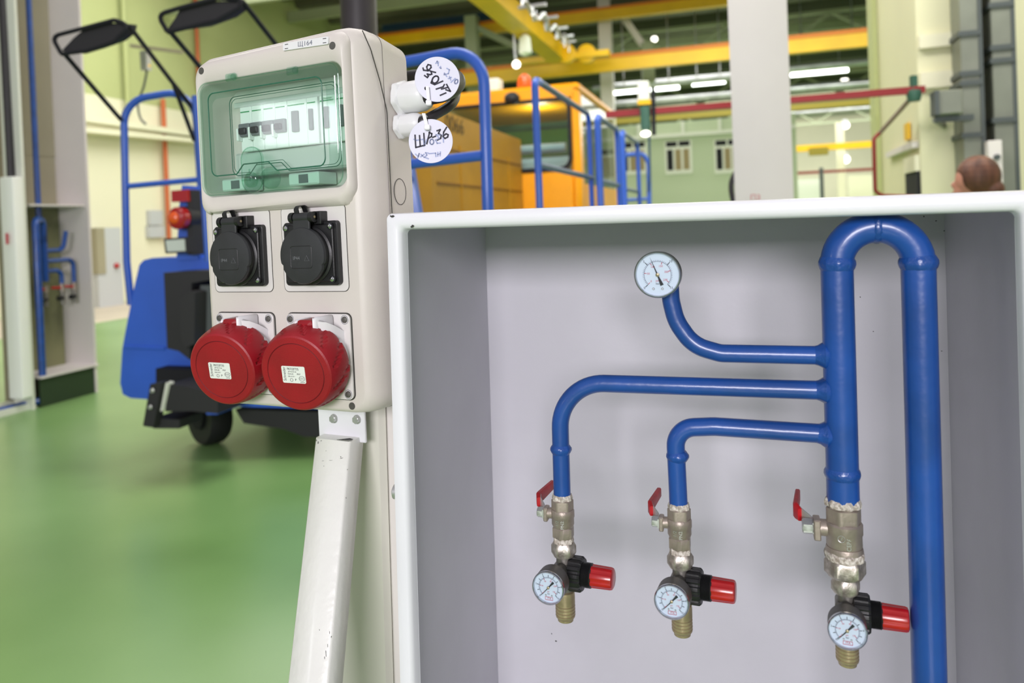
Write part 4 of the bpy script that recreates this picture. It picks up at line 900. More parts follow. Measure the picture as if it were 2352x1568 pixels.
# ---- green cabins block with windows (centre right)
t = thing('site_cabin', 'pale green cabin block with small windows beyond the blue railings', 'cabin')
dc = 27
a = G(1395, 380, dc); b = along(a, HU, 1830); ua, va = uv(a); ub, _ = uv(b); ztop = G(1500, 288, dc).z
MB().box(ua, ub, va, va + 4, 0, ztop, T=HF).build('walls', 'cabinwall', t)
zz = G(1600, 313, dc).z; MB().box(ua, ub, va - .12, va + .1, zz - .08, zz + .05, T=HF).build('ledge', 'frame_w', t)
for px in (1470, 1572, 1655, 1740):
    p = G(px, 290, dc); u_, v_ = uv(p); MB().box(u_ - .05, u_ + .05, va - .10, va, zz, ztop, T=HF).build('upright', 'frame_w', t)
for px0 in (1425, 1528, 1641, 1735):
    u0 = uv(along(a, HU, px0))[0]; u1 = uv(along(a, HU, px0 + 62))[0]; z1 = G(px0 + 30, 328, dc).z; z0 = G(px0 + 30, 402, dc).z; wz = z1 - z0
    w_ = MB().box(u0, u1, va - .05, va + .02, z0, z1, T=HF).build('window_frame', 'frame_w', t); du = (u1 - u0)
    for i in range(3):
        c0_, c1_ = u0 + du * (.08 + .3 * i), u0 + du * (.08 + .3 * i + .22)
        MB().box(c0_, c1_, va - .07, va - .045, z0 + wz * .12, z0 + wz * .74, T=HF).build('pane', ('dark', 'glow_in', 'glow_in')[i], w_)
    for i in range(2): MB().box(u0 + du * (.06 + .47 * i), u0 + du * (.06 + .47 * i + .4), va - .07, va - .045, z1 - wz * .17, z1 - wz * .02, T=HF).build('top_pane', 'dark', w_)
settle(t, (a + b) / 2 - Z * ((a + b) / 2).z)
# far bay behind red upright
single('white_partition', MB().box(*[uv(G(1826, 430, 33))[0], uv(G(1882, 430, 33))[0], uv(G(1826, 430, 33))[1], uv(G(1826, 430, 33))[1] + .1, 0, G(1850, 412, 33).z], T=HF), 'frame_w', 'bright white partition right beside the white column in the far bay', 'partition')
single('pale_partition', MB().box(*[uv(G(1948, 430, 33))[0], uv(G(2012, 430, 33))[0], uv(G(1948, 430, 33))[1], uv(G(1948, 430, 33))[1] + .1, 0, G(1980, 402, 33).z], T=HF), 'cream', 'cream partition left of the red upright in the far bay', 'partition')
single('far_red_pipe', ubeam(1826, 398, 32, 2008, .1, PX(6, 32), 0), 'redpipe', 'thin red pipe above the partitions in the far bay', 'pipe')
column(1920, 1936, 282, 35, 'slim cream column in the far bay behind the round lamps', 'cream'); column(1882, 1890, 385, 31, 'thin dark post between the far partitions', 'ductedge')
# ---- right building block (cream) with ducts
P1 = on_v(2118, 470, 7.9); u1, v1_ = uv(P1); VEND = uv(on_u(2017, 430, u1))[1]
wr = MB().box(u1, 16, 7.9, VEND, 0, 9.0, T=HF); struct('wall_right', wr, mat('right_wall', (222, 219, 184), .7, noise=.02, ns=.5))
# door opening on its left face + trims
def zat(px, py): return on_u(px, py, u1).z
vA, vB = uv(on_u(2085, 430, u1 - .01))[1], uv(on_u(2113, 430, u1 - .01))[1]
dz = on_u(2100, 395, u1 - .01).z
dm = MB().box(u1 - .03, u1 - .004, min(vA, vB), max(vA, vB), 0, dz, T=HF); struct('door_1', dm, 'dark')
dm = MB().box(u1 - .045, u1 - .004, min(vA, vB), max(vA, vB), dz, dz + .15, T=HF); struct('trim_40', dm, 'cream')
dm = MB().box(u1 - .06, u1 - .004, 7.95, vB + 1.4, dz + .22, dz + .28, T=HF); struct('trim_41', dm, 'colgrey')
dm = MB().box(u1 - .06, u1 - .004, VEND - .35, VEND + .0, 0, 8.8, T=HF); struct('trim_42', dm, 'ygreen')
yv = uv(on_u(2086, 300, u1 - .01))[1]; single('yellow_bar', MB().box(u1 - .03, u1 - .01, yv - .10, yv + .10, on_u(2086, 322, u1).z, on_u(2083, 286, u1).z, T=HF), 'yellow', 'short yellow upright bar on the shaded wall above the dark doorway', 'bar')
p = on_v(2165, 100, 7.86); q = on_v(2212, 70, 7.86); z_hi, z_lo = on_v(2165, 76, 7.86).z, on_v(2165, 200, 7.86).z
struct('trim_43', MB().box(uv(on_v(2112, 140, 7.86))[0], uv(on_v(2210, 140, 7.86))[0], 7.84, 7.9, z_lo, z_lo + (z_hi - z_lo) * .3, T=HF), 'cream'); struct('trim_44', MB().box(uv(on_v(2112, 140, 7.86))[0], uv(on_v(2210, 140, 7.86))[0], 7.84, 7.9, z_hi - (z_hi - z_lo) * .25, z_hi, T=HF), 'cream')
def duct(pxa, pxb, ybot, lab, rings, d=7.55):
    t = thing('air_duct', lab, 'duct', None, 'vertical grey air ducts'); ua = uv(on_v(pxa, 300, d))[0]; ub = uv(on_v(pxb, 300, d))[0]; zb_ = on_v((pxa + pxb) / 2, ybot, d).z
    MB().box(ua, ub, d, d + .3, zb_, 8.7, T=HF).build('duct_body', 'duct', t)
    for y in rings: z = on_v((pxa + pxb) / 2, y, d).z; MB().box(ua - .02, ub + .02, d - .02, d + .32, z - .022, z + .022, T=HF).build('flange', 'ductedge', t)
    MB().box(ub, ub + .03, d - .01, d + .3, zb_, 8.7, T=HF).build('edge_strip', 'ductedge', t)
    return settle(t, hp((ua + ub) / 2, d, zb_))
duct(2213, 2254, 470, 'grey vertical air duct left, above the person', (76, 168, 190, 310)); duct(2285, 2330, 480, 'grey vertical air duct nearest the right edge', (10, 108, 138, 275))
t = thing('wall_unit', 'grey box on a bracket beside the left air duct', 'wall unit'); d = 7.3
ua, ub = uv(on_v(2152, 235, d))[0], uv(on_v(2212, 235, d))[0]; z0, z1 = on_v(2180, 262, d).z, on_v(2180, 206, d).z
MB().box(ua, ub, d, d + .14, z0, z1, .01, T=HF).build('casing', 'duct', t); MB().box(ua - .02, ua + .015, d - .02, d + .15, z0, z1 + .0, T=HF).build('louvre_side', 'ductedge', t)
MB().bar(hp(ua, d + .1, z0 - .03), hp(ub + .1, d + .1, z0 - .03), .05, .05).build('bracket_bar', 'ductedge', t); MB().bar(hp(ua, d + .1, z0 - .03), G(2214, 316, 8.1), .035, .035).build('bracket_strut', 'duct', t); settle(t, hp(ua, d, z0))
t = thing('switch_box', 'pale switch box with two dark knobs beside the right air duct', 'switch box'); d = 7.4
MB().box(uv(on_v(2272, 400, d))[0], uv(on_v(2304, 400, d))[0], d, d + .12, on_v(2288, 440, d).z, on_v(2288, 322, d).z, .005, T=HF).build('casing', 'colgrey', t)
for y in (361, 413): MB().lathe([(.026, 0), (.024, .03)], on_v(2289, y, d), -HV, 16).build('knob', 'ductedge', t)
settle(t, on_v(2288, 440, d))

# ---- person behind the cabinet
t = thing('person', 'person with reddish-brown hair seen from behind, looking left, in a dark jacket', 'person')
dp = 4.1; hc = G(2230, 418, dp); hc = V((hc.x, hc.y, hc.z)); B0 = V((hc.x + .02, hc.y, 0)); fz = (V((-.86, .50, 0))).normalized(); sd = fz.cross(Z)   # facing left, slightly away
hz_ = hc.z
def remesh(mb, name, m, vox, par, it=3):
    o = mb.build(name, m, par); md = o.modifiers.new('r', 'REMESH'); md.mode = 'VOXEL'; md.voxel_size = vox; md.use_smooth_shade = True
    sm = o.modifiers.new('s', 'SMOOTH'); sm.iterations = it; sm.factor = .5
    bpy.context.view_layer.update(); me = bpy.data.meshes.new_from_object(o.evaluated_get(bpy.context.evaluated_depsgraph_get())); o.modifiers.clear(); o.data = me; me.name = name
    if not me.materials: me.materials.append(M[m])
    return o
def cap_(mb, a, b, r0, r1): mb.sphere(a, r0, seg=16, ring=10); mb.sphere(b, r1, seg=16, ring=10); mb.lathe([(r0, 0), (r1, (b - a).length)], a, b - a, 16)
def pt(f_, s_, z): return V((B0.x, B0.y, 0)) + fz * f_ + sd * s_ + Z * z
def limbs(mb, g, hands=True):
    for s_ in (-1, 1):
        cap_(mb, pt(0, .09 * s_, .86), pt(.01, .10 * s_, .47), .085 + g, .055 + g); cap_(mb, pt(.01, .10 * s_, .47), pt(-.01, .10 * s_, .09), .055 + g, .038 + g)
def arms(mb, g):
    for s_ in (-1, 1):
        cap_(mb, pt(-.01, .18 * s_, hz_ - .30), pt(-.02, .24 * s_, hz_ - .58), .05 + g, .042 + g); cap_(mb, pt(-.02, .24 * s_, hz_ - .58), pt(.05, .25 * s_, hz_ - .82), .04 + g, .028 + g)
def torso(mb, g):
    cap_(mb, pt(0, -.13, hz_ - .32), pt(0, .13, hz_ - .32), .075 + g, .075 + g); cap_(mb, pt(0, -.06, hz_ - .33), pt(0, -.06, .92), .11 + g, .12 + g); cap_(mb, pt(0, .06, hz_ - .33), pt(0, .06, .92), .11 + g, .12 + g)
mb = MB(); torso(mb, -.01); limbs(mb, -.008); arms(mb, -.006)
cap_(mb, pt(-.015, 0, hz_ - .26), pt(0, 0, hz_ - .09), .056, .052)
mb.sphere(pt(.0, 0, hz_ + .01), .098, (1, .78, 1.12), T=None); mb.sphere(pt(.035, 0, hz_ - .045), .066, (1, .85, 1))
mb.sphere(pt(.098, 0, hz_ - .012), .014, (1.2, .8, 1.4)); mb.sphere(pt(.088, 0, hz_ - .055), .02, (1, 1.2, .6)); mb.sphere(pt(.072, 0, hz_ - .088), .026)
for s_ in (-1, 1):
    mb.sphere(pt(.0, .078 * s_, hz_ - .012), .024, (.5, .5, 1.25)); mb.sphere(pt(.078, .034 * s_, hz_ + .012), .016, (.7, 1, .7))
    hb = pt(.055, .25 * s_, hz_ - .86); mb.sphere(hb, .038, (.7, .5, 1.1))
    for k in range(4): cap_(mb, hb + fz * (.022 - .014 * k) - Z * .03, hb + fz * (.026 - .013 * k) - Z * (.075 - .006 * abs(k - 1)), .0095, .0078)
    cap_(mb, hb + fz * .03 - Z * .0, hb + fz * .052 - Z * .04, .011, .009)
    cap_(mb, pt(-.03, .10 * s_, .06), pt(.15, .11 * s_, .04), .038, .034)
remesh(mb, 'body', 'skin', .008, t)
mb = MB(); mb.sphere(pt(-.018, 0, hz_ + .028), .112, (1.0, .88, 1.03)); mb.sphere(pt(-.075, .0, hz_ - .045), .062, (1, 1.1, .9)); mb.sphere(pt(-.03, 0, hz_ + .07), .08, (1.1, .9, .6))
# keep the face free
for vtx in list(mb.bm.verts):
    q = vtx.co - hc
    if q.dot(fz) > .045 and vtx.co.z < hz_ + .055: vtx.co -= fz * (q.dot(fz) - .03)
mb.sphere(pt(-.098, .01, hz_ - .070), .038, (1, 1, .85)); mb.sphere(pt(-.05, .03, hz_ + .075), .05, (1.2, 1, .6))
remesh(mb, 'hair', 'hair', .006, t, 4)
mb = MB(); torso(mb, .018); arms(mb, .014); mb.lathe([(.075, 0), (.068, .06)], pt(-.01, 0, hz_ - .19), Z, 20); remesh(mb, 'jacket', 'coat', .012, t)
mb = MB(); limbs(mb, .014); cap_(mb, pt(0, -.06, .93), pt(0, .06, .93), .13, .13); remesh(mb, 'trousers', 'trous', .012, t)
for s_ in (-1, 1):
    mb = MB(); cap_(mb, pt(-.05, .10 * s_, .048), pt(.16, .112 * s_, .042), .048, .042); o = remesh(mb, 'shoe', 'shoe', .01, t)
settle(t, B0)

# ---- amber rail vehicle
t = thing('amber_vehicle', 'amber maintenance vehicle with cab and sloping hood behind the blue rails', 'vehicle')
dq = 9.0; c0 = G(1203, 400, dq); uc, vc = uv(c0); uR = uv(along(c0, HU, 1334))[0]; uLf = uv(along(c0, HU, 880))[0]
def cz(px, py): return on_v(px, py, vc).z
ztp = cz(1300, 190); zwt = cz(1300, 222); zwb = cz(1300, 392)
VS = uv(on_u(1418, 400, uR))[1]
MB().box(uLf, uR + .02, vc, VS, ztp - .1, ztp, .04, T=HF).build('roof', 'loco', t)
MB().box(uLf, uR - .05, vc, vc + .06, zwt, ztp - .06, T=HF).build('roof_edge_panel', 'loco', t)
uW = uv(along(c0, HU, 1322))[0] - .06
MB().box(uW, uR, vc, vc + .25, .6, ztp - .05, .05, T=HF).build('corner_post', 'loco', t)
MB().box(uLf, uW + .02, vc, vc + .08, .6, zwb, .01, T=HF).build('front_panel', 'loco', t)
MB().box(uLf, uLf + .2, vc, vc + .15, .6, ztp - .05, T=HF).build('left_post', 'loco', t)
MB().box(uLf + .1, uW + .02, vc + .03, vc + .04, zwb, zwt, T=HF).build('windscreen', 'tint', t)
MB().tube([hp(x, vc - .005, z) for x, z in [(p.x, p.z) for p in rrect(uv(along(c0, HU, 1000))[0], uW + .01, zwb + .03, zwt - .02, .12)]], .022, 8, True).build('window_seal', 'dark', t)
sW = MB().box(uR - .02, uR, vc + .25, VS, .6, zwb - .15, T=HF).build('side_panel', 'loco', t)
MB().box(uR - .015, uR - .005, vc + .2, VS - .1, zwb - .15, ztp - .12, T=HF).build('side_window', glassy('side_glass', (196, 204, 194), .03, .05), t)
MB().box(uR - .04, uR + .01, VS - .14, VS, .6, ztp - .05, T=HF).build('rear_post', 'cream', t)
MB().box(uLf, uR - .1, VS - .2, VS - .15, .6, ztp - .1, T=HF).build('rear_wall', mat('cab_interior', (122, 150, 110), .6, c2=(40, 48, 36), ns=1.3, stretch=(.5, .5, 3)), t)
MB().box(uLf + .1, uW - .05, vc + .25, vc + .6, zwb + .02, zwb + .20, .05, T=HF).build('dashboard', 'seat', t)
MB().tube([hp(uv(along(c0, HU, 1150))[0], vc + .25, zwb + .30), hp(uW - .1, vc + .25, zwb + .30)], .055, 12).build('blind_roll', 'seat', t)
MB().box(uLf + .1, uW - .05, vc + .7, vc + .75, zwb + .42, zwb + .58, T=HF).build('green_rail', mat('rail_green', (112, 160, 92), .5), t)
cl_ = bpy.data.lights.new('cab_fill', 'POINT'); cl_.energy = 32; cl_.shadow_soft_size = .15; clo = bpy.data.objects.new('cab_fill', cl_); COL.objects.link(clo); clo.location = hp((uW + uLf) / 2 + .6, vc + 1.0, ztp - .35)  # unseen fill light added to brighten the cab interior
MB().lathe([(PX(17, 9), 0), (PX(17, 9), .05), (PX(14, 9), .12), (PX(5, 9), .16)], on_v(1205, 200, vc + .3), Z, 20).build('beacon', 'beacon', t)
MB().box(uv(on_v(1100, 200, vc))[0], uv(on_v(1128, 200, vc))[0], vc + .3, vc + .5, ztp - .0, ztp + .2, .02, T=HF).build('roof_light', 'frame_w', t)
MB().sphere(on_v(1176, 226, vc - .1), PX(18, 9), (1, 1, .8)).build('camera_pod', 'blackrub', t)
# hood (side face parallel to the hall axis)
uh = uc - .02; hz1 = on_v(1203, 320, vc).z
v0 = uv(on_u(985, 240, uh))[1]
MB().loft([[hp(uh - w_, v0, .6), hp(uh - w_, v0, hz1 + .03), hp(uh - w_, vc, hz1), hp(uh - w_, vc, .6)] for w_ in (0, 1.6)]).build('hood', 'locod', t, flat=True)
for z_ in (on_v(1203, 380, vc).z, on_v(1203, 440, vc).z): MB().bar(hp(uh + .003, v0 + .1, z_), hp(uh + .003, vc - .05, z_), .012, .018).build('panel_joint', mat('joint_amber', (130, 88, 10), .6), t)
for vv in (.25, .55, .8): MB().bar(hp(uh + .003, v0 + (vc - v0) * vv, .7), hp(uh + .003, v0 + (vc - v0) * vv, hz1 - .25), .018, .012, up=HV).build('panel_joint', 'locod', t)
lq = on_u(1045, 288, uh + .006); mk = MB(); mk.add(text('0066', .20, 1.2), TX(lq, HV, Z)); mk.build('dark_lettering', mat('dark_letter', (84, 66, 20), .7), t, flat=True)
MB().box(uLf, uR, v0 + .3, VS, .35, .6, T=HF).build('chassis', 'dark', t)
for vv in (v0 + 1.0, vc + 1):
    MB().cyl(hp(uh - .3, vv, .38), hp(uh - .15, vv, .38), .38, seg=32).build('wheel', 'dark', t)
settle(t, hp((uLf + uR) / 2, vc, 0))

# ---- blue railings of the platform (right of the box)
def rail(lab, parts, r=.021, m='railblue', base=None):
    t = thing('guard_rail', lab, 'railing', None, 'blue tubular guard rails')
    for nm, pts, rr_, mm in parts: MB().tube(pts, rr_ or r, 14).build(nm, mm or m, t)
    return settle(t, base or parts[0][1][0])
d1 = 2.7
rail('nearest blue guard rail frame with rounded corner beside the round tags', [
    ('frame_tube', fillet([G(780, 170, 3.0), G(1110, 110, d1), G(1123, 560, d1)], .13, 8) + [G(1131, 800, d1)], .0208, None),
    ('mid_rail', [G(780, 396, 3.0), G(1110, 357, d1)], .019, None)], base=V((G(1131, 800, d1).x, G(1131, 800, d1).y, 0)))
pa = G(1228, 182, 4.3); pb = along(pa, HV, 1352)
m0 = G(1235, 378, 4.3); m1_ = along(m0, HV, 1362)
def dn(p, zb=0.9): return V((p.x, p.y, zb))
rail('blue guard rail in front of the amber cab, dark sloping top bar', [
    ('post', fillet([dn(pa), pa, pa + HV * .12], .05, 5), .021, None), ('top_rail', [pa + HV * .08, pb - HV * .05], .019, 'railgrey'), ('post', fillet([pb - HV * .1, pb, dn(pb)], .08, 5), .019, None), ('mid_rail', [m0, m1_], .018, 'railgrey')], base=dn(pa, 0))
pc = G(1372, 268, 5.75); pd = along(pc, HV, 1417); mc = G(1375, 415, 5.75); md_ = along(mc, HV, 1424)
rail('second blue guard rail past the amber cab corner', [('post', fillet([dn(pc), pc, pc + HV * .12], .05, 5), .026, None), ('top_rail', [pc + HV * .08, pd], .02, 'railgrey'), ('post', fillet([pd - HV * .1, pd, dn(pd)], .08, 5), .022, None), ('mid_rail', [mc, md_], .02, 'railgrey')], base=dn(pc, 0))
pe = G(1428, 304, 7.3); pf = along(pe, HV, 1464); me_ = G(1428, 432, 7.3); mf = along(me_, HV, 1468)
rail('third and smallest receding blue guard rail', [('post', fillet([dn(pe), pe, pe + HV * .12], .05, 5), .03, None), ('top_rail', [pe + HV * .08, pf], .02, 'railgrey'), ('post', fillet([pf - HV * .1, pf, dn(pf)], .08, 5), .022, None), ('mid_rail', [me_, mf], .02, 'railgrey')], base=dn(pe, 0))
d5 = 9.5; rail('low blue rail arch in front of the green cabin windows', [('arch', fillet([G(1432, 357, d5), G(1478, 352, d5), G(1490, 375, d5), G(1492, 520, d5)], .15, 6), .028, None), ('bottom_rail', [G(1432, 460, d5), G(1491, 456, d5)], .02, None)], base=V((G(1490, 460, d5).x, G(1490, 460, d5).y, 0)))
pl_ = (pa + pe) / 2
single('platform_deck', MB().loft([[dn(pa, z) - HU * 1.2, dn(pa, z) + HU * .05, dn(pf, z) + HU * .05, dn(pf, z) - HU * 1.2] for z in (.84, .90)]), 'vblue', 'blue platform deck carrying the receding guard rails', 'platform')

# ---- blue vehicle on the left
t = thing('blue_vehicle', 'blue rail vehicle with tail lights, guard frame and two black mirrors behind the box', 'vehicle')
db = 4.7
def ext(poly, d, L, name, m, bev=None):
    lp = [G(x, y, d) for x, y in poly]; return MB().loft([lp, [p + HV * L for p in lp]]).build(name, m, t, ang=40)
ext([(330, 597), (350, 592), (480, 590), (800, 588), (800, 940), (560, 934), (345, 917), (300, 914), (282, 905), (276, 880), (281, 800), (292, 740), (308, 660), (320, 608)], db, 1.5, 'rear_bodywork', 'vblue')
MB().tube([G(284, 796, db), G(380, 800, db)], .012, 8).build('body_crease', 'vblue', t)
ext([(376, 626), (500, 620), (500, 640), (440, 650), (436, 826), (410, 806), (384, 800)], db - .22, .22, 'bumper_frame', 'blackrub')
ext([(410, 668), (436, 660), (500, 662), (500, 845), (470, 838), (420, 800)], db - .16, .16, 'bumper_recess', 'dark'); ext([(412, 690), (434, 668), (448, 672), (446, 790), (424, 800), (414, 770)], db - .3, .1, 'bumper_pad', 'blackrub')
ext([(460, 655), (520, 655), (520, 760), (464, 770)], db - .2, .1, 'hose_cover', 'ductedge')
ext([(358, 846), (500, 850), (500, 930), (400, 915), (358, 905)], db - .1, .1, 'tow_recess', 'dark')
ext([(345, 882), (372, 878), (352, 982), (328, 978)], db - .45, .06, 'coupler_plate', 'blackrub'); ext([(372, 878), (386, 880), (372, 944), (362, 944)], db - .42, .05, 'coupler_stripe', 'frame_w')
ext([(384, 882), (440, 890), (500, 905), (500, 950), (440, 944), (380, 945)], db - .4, .3, 'coupler_body', 'blackrub'); ext([(352, 960), (412, 964), (412, 984), (352, 984)], db - .4, .2, 'coupler_hook', 'blackrub')
for px, py in ((350, 897), (345, 935)): MB().lathe([(.014, 0), (.01, .008)], G(px, py, db - .455), -HV, 12).build('coupler_bolt', 'zinc', t)
for px, r_w, dd in ((480, .205, 5.15), (655, .2, 5.9)):
    wc_ = G(px, 935, dd); wc_.z = r_w
    MB().lathe([(r_w * .5, -.07), (r_w * .92, -.075), (r_w, -.05), (r_w, .05), (r_w * .92, .075), (r_w * .5, .07)], wc_, HV * .8 + HU * .4, 40).build('wheel', 'blackrub', t)
    MB().lathe([(r_w * .45, -.09), (r_w * .45, .08)], wc_, HV * .8 + HU * .4, 24).build('wheel_hub', 'dark', t)
ext([(540, 940), (800, 948), (800, 1003), (700, 1003), (650, 985), (560, 972)], db + .1, .8, 'underframe', 'blackrub')
ext([(472, 925), (500, 925), (500, 952), (474, 952)], db - .3, .2, 'blue_fitting', 'vblue')
# lamp bracket, lamps
ext([(418, 425), (455, 428), (455, 595), (405, 598), (412, 470)], db - .02, .05, 'lamp_bracket', 'vblue')
ext([(393, 438), (430, 435), (432, 462), (394, 464)], db - .12, .08, 'square_lamp', 'lens_red')
MB().lathe([(.008, -.02), (.055, -.012), (.066, 0), (.066, .05)], G(406, 501, db - .15), HV, 28).build('round_lamp', 'lens_red', t); MB().sphere(G(400, 500, db - .165), .036, (1, .5, 1)).build('orange_lens', 'lens_or', t)
MB().lathe([(.07, 0), (.07, .09)], G(418, 500, db - .11), HV, 24).build('lamp_housing', 'blackrub', t)
ext([(376, 548), (426, 544), (428, 580), (380, 582)], db - .16, .1, 'work_lamp', 'blackrub'); ext([(380, 552), (422, 549), (424, 576), (384, 578)], db - .17, .01, 'work_lamp_lens', 'lens_cl')
ext([(430, 436), (442, 436), (444, 585), (430, 585)], db - .1, .1, 'lamp_back', 'blackrub')
# guard frame
dg = 4.9
MB().tube(fillet([G(301, 700, dg), G(291, 600, dg), G(284, 232, dg), G(446, 204, dg), G(462, 440, dg), G(470, 600, dg)], [.2, .17, .17, .2], 8), PX(8.2, dg), 14).build('guard_frame', 'railblue', t)
MB().tube([G(290, 428, dg), G(458, 412, dg)], PX(6.5, dg), 12).build('cross_bar', 'railblue', t); MB().tube([G(448, 220, dg - .4), G(468, 440, dg - .4), G(478, 600, dg - .4)], PX(7, dg), 12).build('inner_post', 'railblue', t)
# mirrors
def mirror(pad, frame_pts, arms, d):
    n = len(pad); mb = MB(); c = sum((G(x, y, d) for x, y in pad), V()) / n
    mb.loft([[G(x, y, d) for x, y in pad], [G(x, y, d) + (HV + Z * .15) * .09 for x, y in pad]]); m_ = mb.build('mirror_head', 'blackrub', t, ang=60)
    MB().tube(fillet([G(x, y, d - .03) for x, y in frame_pts], .03, 3), .013, 8).build('mirror_frame', 'dark', m_)
    for a, b in arms: MB().tube([G(a[0], a[1], a[2]), G(b[0], b[1], b[2])], .0135, 8).build('mirror_arm', 'dark', m_)
mirror([(142, 116), (168, 88), (196, 64), (240, 52), (288, 54), (284, 74), (260, 92), (215, 108), (168, 122)], [(140, 122), (119, 84), (180, 68), (262, 46), (300, 58), (262, 96), (200, 116), (140, 124)], [((150, 126, 4.4), (278, 275, 4.85)), ((296, 58, 4.4), (398, 192, 4.6)), ((398, 192, 4.6), (446, 322, 4.85)), ((398, 192, 4.6), (446, 252, 4.85))], 4.4)
mirror([(384, 68), (402, 42), (416, 16), (470, 4), (545, 2), (550, 14), (520, 36), (460, 58)], [(384, 72), (362, 34), (414, 18), (500, -4), (556, -2), (550, 18), (500, 46), (384, 74)], [((392, 74, 4.1), (452, 145, 4.4)), ((556, 2, 4.1), (640, 110, 4.4)), ((452, 145, 4.4), (520, 230, 4.7))], 4.1)
ex0 = G(830, 60, 3.3); MB().cyl(V((ex0.x - .02, ex0.y, .9)), V((ex0.x, ex0.y, 3.6)), PX(41, 3.3), seg=36).build('exhaust_stack', mat('stack_dark', (52, 46, 50), .5, noise=.1, ns=4), t)
ext([(905, 330), (935, 330), (965, 500), (925, 500)], 3.2, .04, 'side_stay', 'railblue')
settle(t, V((G(480, 935, 5).x, G(480, 935, 5).y, 0)))

# ---- far left station: column, niche, blue pipework
S0 = on_z(95, 936, 0); SM = Matrix((HV, -HU, Z)).transposed().to_4x4(); SM.translation = S0   # x along hall, y depth to the left
def sp_(x, z, y=.04): return SM @ V((x, y, z))
SW = .60
t = thing('steel_stanchion', 'beige H-section steel column at the far left holding a small service niche', 'column')
MB().box(0, SW, .36, .40, 0, 8.3, T=SM).build('web', 'beige', t); MB().box(SW - .025, SW, 0, .36, 0, 8.3, T=SM).build('far_flange', 'colgrey', t); MB().box(-.08, -.055, .0, .20, 0, 8.3, T=SM).build('near_flange', 'frame_w', t)
MB().box(0, SW - .02, .355, .36, 2.2, 8.3, T=SM).build('web_shade', 'beige', t); settle(t, S0)
t = thing('service_niche', 'olive-shadowed service niche in the far left column, with shelf and dark base', 'cabinet')
MB().box(0, SW - .03, .02, .35, 1.72, 1.735, T=SM).build('top_shelf', 'colgrey', t); MB().box(0, SW, -.02, .35, .245, .262, T=SM).build('bottom_shelf', 'colgrey', t)
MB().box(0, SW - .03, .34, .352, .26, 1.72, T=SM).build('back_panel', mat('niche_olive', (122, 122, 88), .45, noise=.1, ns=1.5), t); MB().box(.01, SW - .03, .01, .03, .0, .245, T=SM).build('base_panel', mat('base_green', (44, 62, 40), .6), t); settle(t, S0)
t = thing('pipework', 'small blue pipe manifold on the far left column niche', 'pipework')
hx = .20; MB().tube([sp_(hx, 8.2, .16), sp_(hx, 1.74, .16), sp_(hx, 1.5, .16)], .024, 12).build('supply_pipe', 'blue', t)
MB().tube([sp_(hx, 1.56, .12), sp_(hx, 1.06, .12)], .03, 12).build('header_pipe', 'blue', t)
MB().tube(fillet([sp_(hx, 1.40, .12), sp_(hx, 1.60, .12), sp_(.06, 1.60, .04), sp_(.06, .05, .04), sp_(-.1, .04, .1), SM @ V((-1.2, .2, .04))], [.05, .05, .05, .05], 5), .03, 12).build('down_pipe', 'blue', t)
MB().tube(fillet([sp_(hx, 1.33, .12), sp_(.40, 1.33, .12), sp_(.42, 1.50, .10)], .06, 5), .02, 10).build('branch_pipe', 'blue', t)
MB().tube(fillet([sp_(hx, 1.24, .12), sp_(.50, 1.24, .12), sp_(.50, 1.03, .12)], .06, 5), .02, 10).build('branch_pipe', 'blue', t)
MB().tube(fillet([sp_(hx, 1.15, .12), sp_(.37, 1.15, .12), sp_(.37, 1.02, .12)], .06, 5), .02, 10).build('branch_pipe', 'blue', t); settle(t, S0)
for x, lab in ((hx, 'left'), (.37, 'middle'), (.50, 'right')):
    g_ = thing('valve_set', lab + ' small valve and regulator set in the far left niche', 'valve', None, 'valve sets in the far niche')
    MB().cyl(sp_(x, 1.03, .12), sp_(x, .96, .12), .024, seg=12).build('valve', 'nickel', g_); MB().cyl(sp_(x, .96, .12), sp_(x, .84, .12), .02, seg=12).build('regulator', 'alu', g_)
    MB().cyl(sp_(x, .90, .12), sp_(x - .06, .90, .10), .022, seg=12).build('ring', 'blackp', g_); MB().cyl(sp_(x, .99, .12), sp_(x - .12, 1.0, .10), .012, seg=10).build('lever', 'redgrip', g_); settle(g_, sp_(x, .84, .12))
t = thing('tall_panel', 'bright white tall panel box at the left edge of the picture', 'panel'); dpn = 6.35
a, b = G(26, 660, dpn), G(50, 660, dpn); zb_, ztop = G(38, 915, dpn).z, G(22, 407, dpn).z
w_ = PX(40, dpn); MB().bar(V((a.x + .04, a.y, zb_)), V((a.x + .04, a.y, ztop)), w_, .1, up=HV, bev=.01).build('panel_front', mat('panel_white', (246, 248, 242), .35), t)
mk = MB(); q = G(16, 548, dpn - .08); MB().bar(q - Z * .045, q + Z * .045, .018, .01, up=HV).build('red_mark', 'printr', t); settle(t, V((a.x, a.y, zb_)))
t = thing('cable_riser', 'grey pillar with black cable at the top left corner', 'cable riser'); q = G(8, 200, 6.5); q.z = 0
MB().bar(q + HU * .07 + HV * .03, q + HU * .07 + HV * .03 + Z * 8.2, .08, .05, up=HV).build('pillar', 'colgrey', t); MB().tube([V((G(26, 405, 6.4).x, G(26, 405, 6.4).y, 1.95)), G(5, 0, 6.4), G(-40, -900, 6.4)], PX(9, 6.4), 10).build('black_cable', 'cable', t); settle(t, q)
single('floor_plinth', MB().box(-1.6, .0, .05, .35, 0, .05, T=SM), 'frame_w', 'low white plinth at the foot of the far left column', 'plinth')
